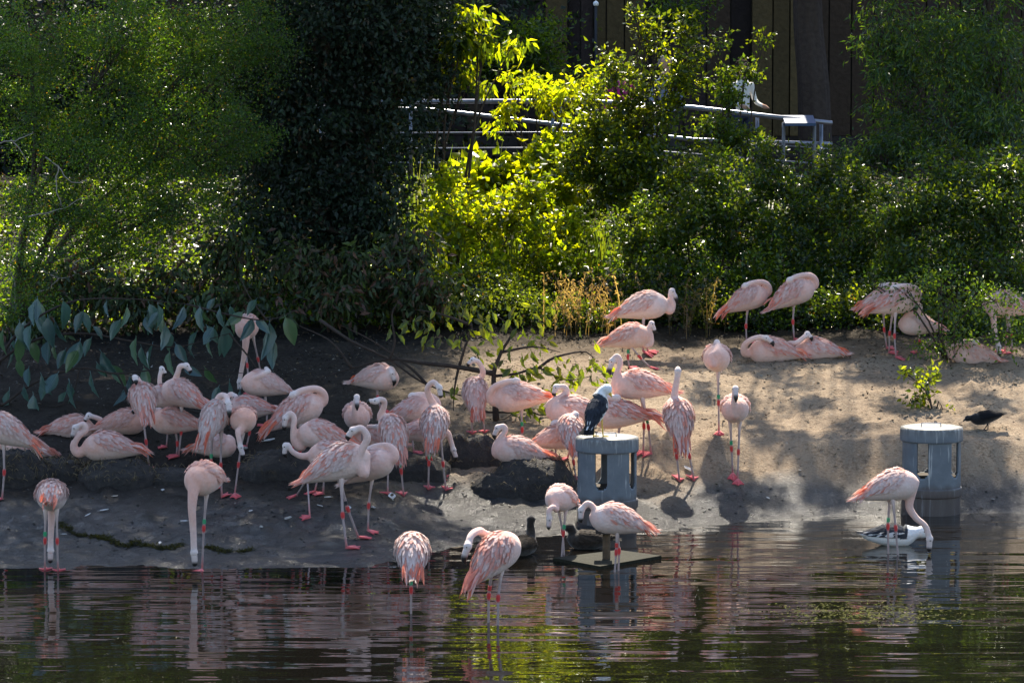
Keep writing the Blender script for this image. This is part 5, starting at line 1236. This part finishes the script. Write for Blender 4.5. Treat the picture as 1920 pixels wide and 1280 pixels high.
# pale bare twigs in the left tree
T = bpy.data.objects['fine_leaved_tree']; rt = np.array(T.location)
for br in ([(20, 600), (30, 540), (18, 500), (40, 470)], [(78, 508), (110, 522), (145, 515), (175, 505)], [(145, 515), (135, 500), (150, 488)], [(110, 522), (90, 540), (30, 560)], [(0, 270), (35, 262), (60, 250)], [(20, 265), (40, 285), (52, 305)], [(85, 295), (110, 312), (135, 340), (170, 338)], [(110, 312), (105, 350), (115, 385)], [(55, 405), (95, 395), (160, 372)]):
    P = spline([at(p[0], p[1], 40.75) for p in br], .05); P = P + np.stack([fbm(np.arange(len(P)) * .35 + br[0][0], np.full(len(P), 1.5 + k9), 40 + k9, 3) for k9 in range(3)], -1) * .09; mb = MB(); mb.tube(P, np.linspace(.010, .004, len(P)), 6, GREYB); ob('twig', mb.mesh('twig', rt), M['bark'], T)

# ivy over the rising ground behind the shrubs
n = 60000; X = rng.uniform(-9, 9, n); Yl = rng.uniform(41.2, 49, n)
P = np.stack([X, Yl, terrain(X, Yl) + rng.uniform(.0, .14, n)], -1); A = rng.normal(0, 1, (n, 3)); A[:, 2] = A[:, 2] * .5 + .2
o = ob('ground_ivy', leaf_mesh('ground_ivy', P, A, rng.uniform(.05, .10, n), .7, pick(G1 + DARK, n) * rng.uniform(.6, 1.3, n)[:, None], np.zeros(3), flat=.6), M['leaf']); tag(o, 'ivy covering the rising ground behind the shrubs', 'ivy', kind='stuff')

# ------------------------------------------------------------------ litter on the bank, algae
n = 5200; X = rng.uniform(-6, 6.2, n); Yl = np.where(rng.random(n) < .6, rng.uniform(38.5, 41.5, n), rng.uniform(34, 41, n)); ok = terrain(X, Yl) > .2; X, Yl = X[ok], Yl[ok]; n = len(X)
P = np.stack([X, Yl, terrain(X, Yl) + .006], -1); A = rng.normal(0, 1, (n, 3)); A[:, 2] = rng.uniform(-.05, .35, n)
o = ob('leaf_litter', leaf_mesh('leaf_litter', P, A, rng.uniform(.015, .05, n), .5, pick([(.12, .085, .05, 3), (.06, .045, .03, 3), (.2, .15, .1, 1), (.32, .29, .25, .5)], n) * rng.uniform(.6, 1.2, n)[:, None], np.zeros(3), flat=1.), M['bark'])
tag(o, 'scattered dead leaves and bits on the bank', 'leaf litter', kind='stuff')
n = 900; c0 = ground(1625, 1150); X = rng.normal(c0[0], .42, n); Yl = rng.normal(c0[1], .28, n)
P = np.stack([X, Yl, rng.uniform(-.002, .006, n)], -1); A = rng.normal(0, 1, (n, 3)); A[:, 2] *= .08
o = ob('algae', leaf_mesh('algae', P, A, rng.uniform(.02, .05, n), .3, pick([(.07, .075, .010, 2), (.05, .055, .01, 1), (.09, .085, .015, 1)], n), np.zeros(3), flat=1.), M['cloth']); tag(o, 'floating yellow green algae mat', 'algae', kind='stuff')
# crumbs of mud and small stones
n = 15000; X = rng.uniform(-5.6, 5.8, n); Yl = rng.uniform(31.3, 40.5, n); kp = (terrain(X, Yl) > .01) & (fbm(X * 1.3, Yl * 1.3, 51) > rng.uniform(-.25, .12, n)); X, Yl = X[kp], Yl[kp]; n = len(X)
C0 = np.stack([X, Yl, terrain(X, Yl)], -1); sz = (.004 + .018 * rng.random(n) ** 4)[:, None]
U = np.array([[1, 0, 0], [0, 1, 0], [-1, 0, 0], [0, -1, 0], [0, 0, .7], [0, 0, -.5]]); V = (C0[:, None] + U[None] * sz[:, None] * rng.uniform(.6, 1.5, (n, 6, 1))).reshape(-1, 3)
tri = np.array([[0, 1, 4], [1, 2, 4], [2, 3, 4], [3, 0, 4], [1, 0, 5], [2, 1, 5], [3, 2, 5], [0, 3, 5]]); Fq = ((np.arange(n) * 6)[:, None, None] + tri[None]).reshape(-1, 3)
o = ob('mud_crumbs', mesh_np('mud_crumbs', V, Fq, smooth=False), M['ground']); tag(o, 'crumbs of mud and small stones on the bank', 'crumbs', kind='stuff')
# algae fringe on the mud edge
n = 3400; mp = np.array([(100, 985), (150, 1004), (200, 1010), (228, 1024), (262, 1021), (300, 1030), (352, 1022), (420, 1034), (475, 1030)])
mpx = rng.uniform(100, 475, n); keep = fbm(mpx * .03, mpx * 0, 4) > -.05; mpx = mpx[keep]; n = len(mpx)
mg = np.array([ground(a, b) for a, b in mp]); X = np.interp(mpx, mp[:, 0], mg[:, 0]); Yl = np.interp(mpx, mp[:, 0], mg[:, 1]) + rng.normal(0, .10, n) * (.4 + fbm(mpx * .05, mpx * 0 + 3, 6))
P = np.stack([X, Yl, terrain(X, Yl) + .002], -1); A = rng.normal(0, 1, (n, 3)); A[:, 2] = abs(A[:, 2]) * .4
o = ob('moss', leaf_mesh('moss', P, A, rng.uniform(.02, .05, n), .3, pick([(.035, .036, .010, 2), (.022, .022, .010, 1)], n), np.zeros(3)), M['grass']); tag(o, 'dark olive moss fringe on the muddy shore', 'moss', kind='stuff')
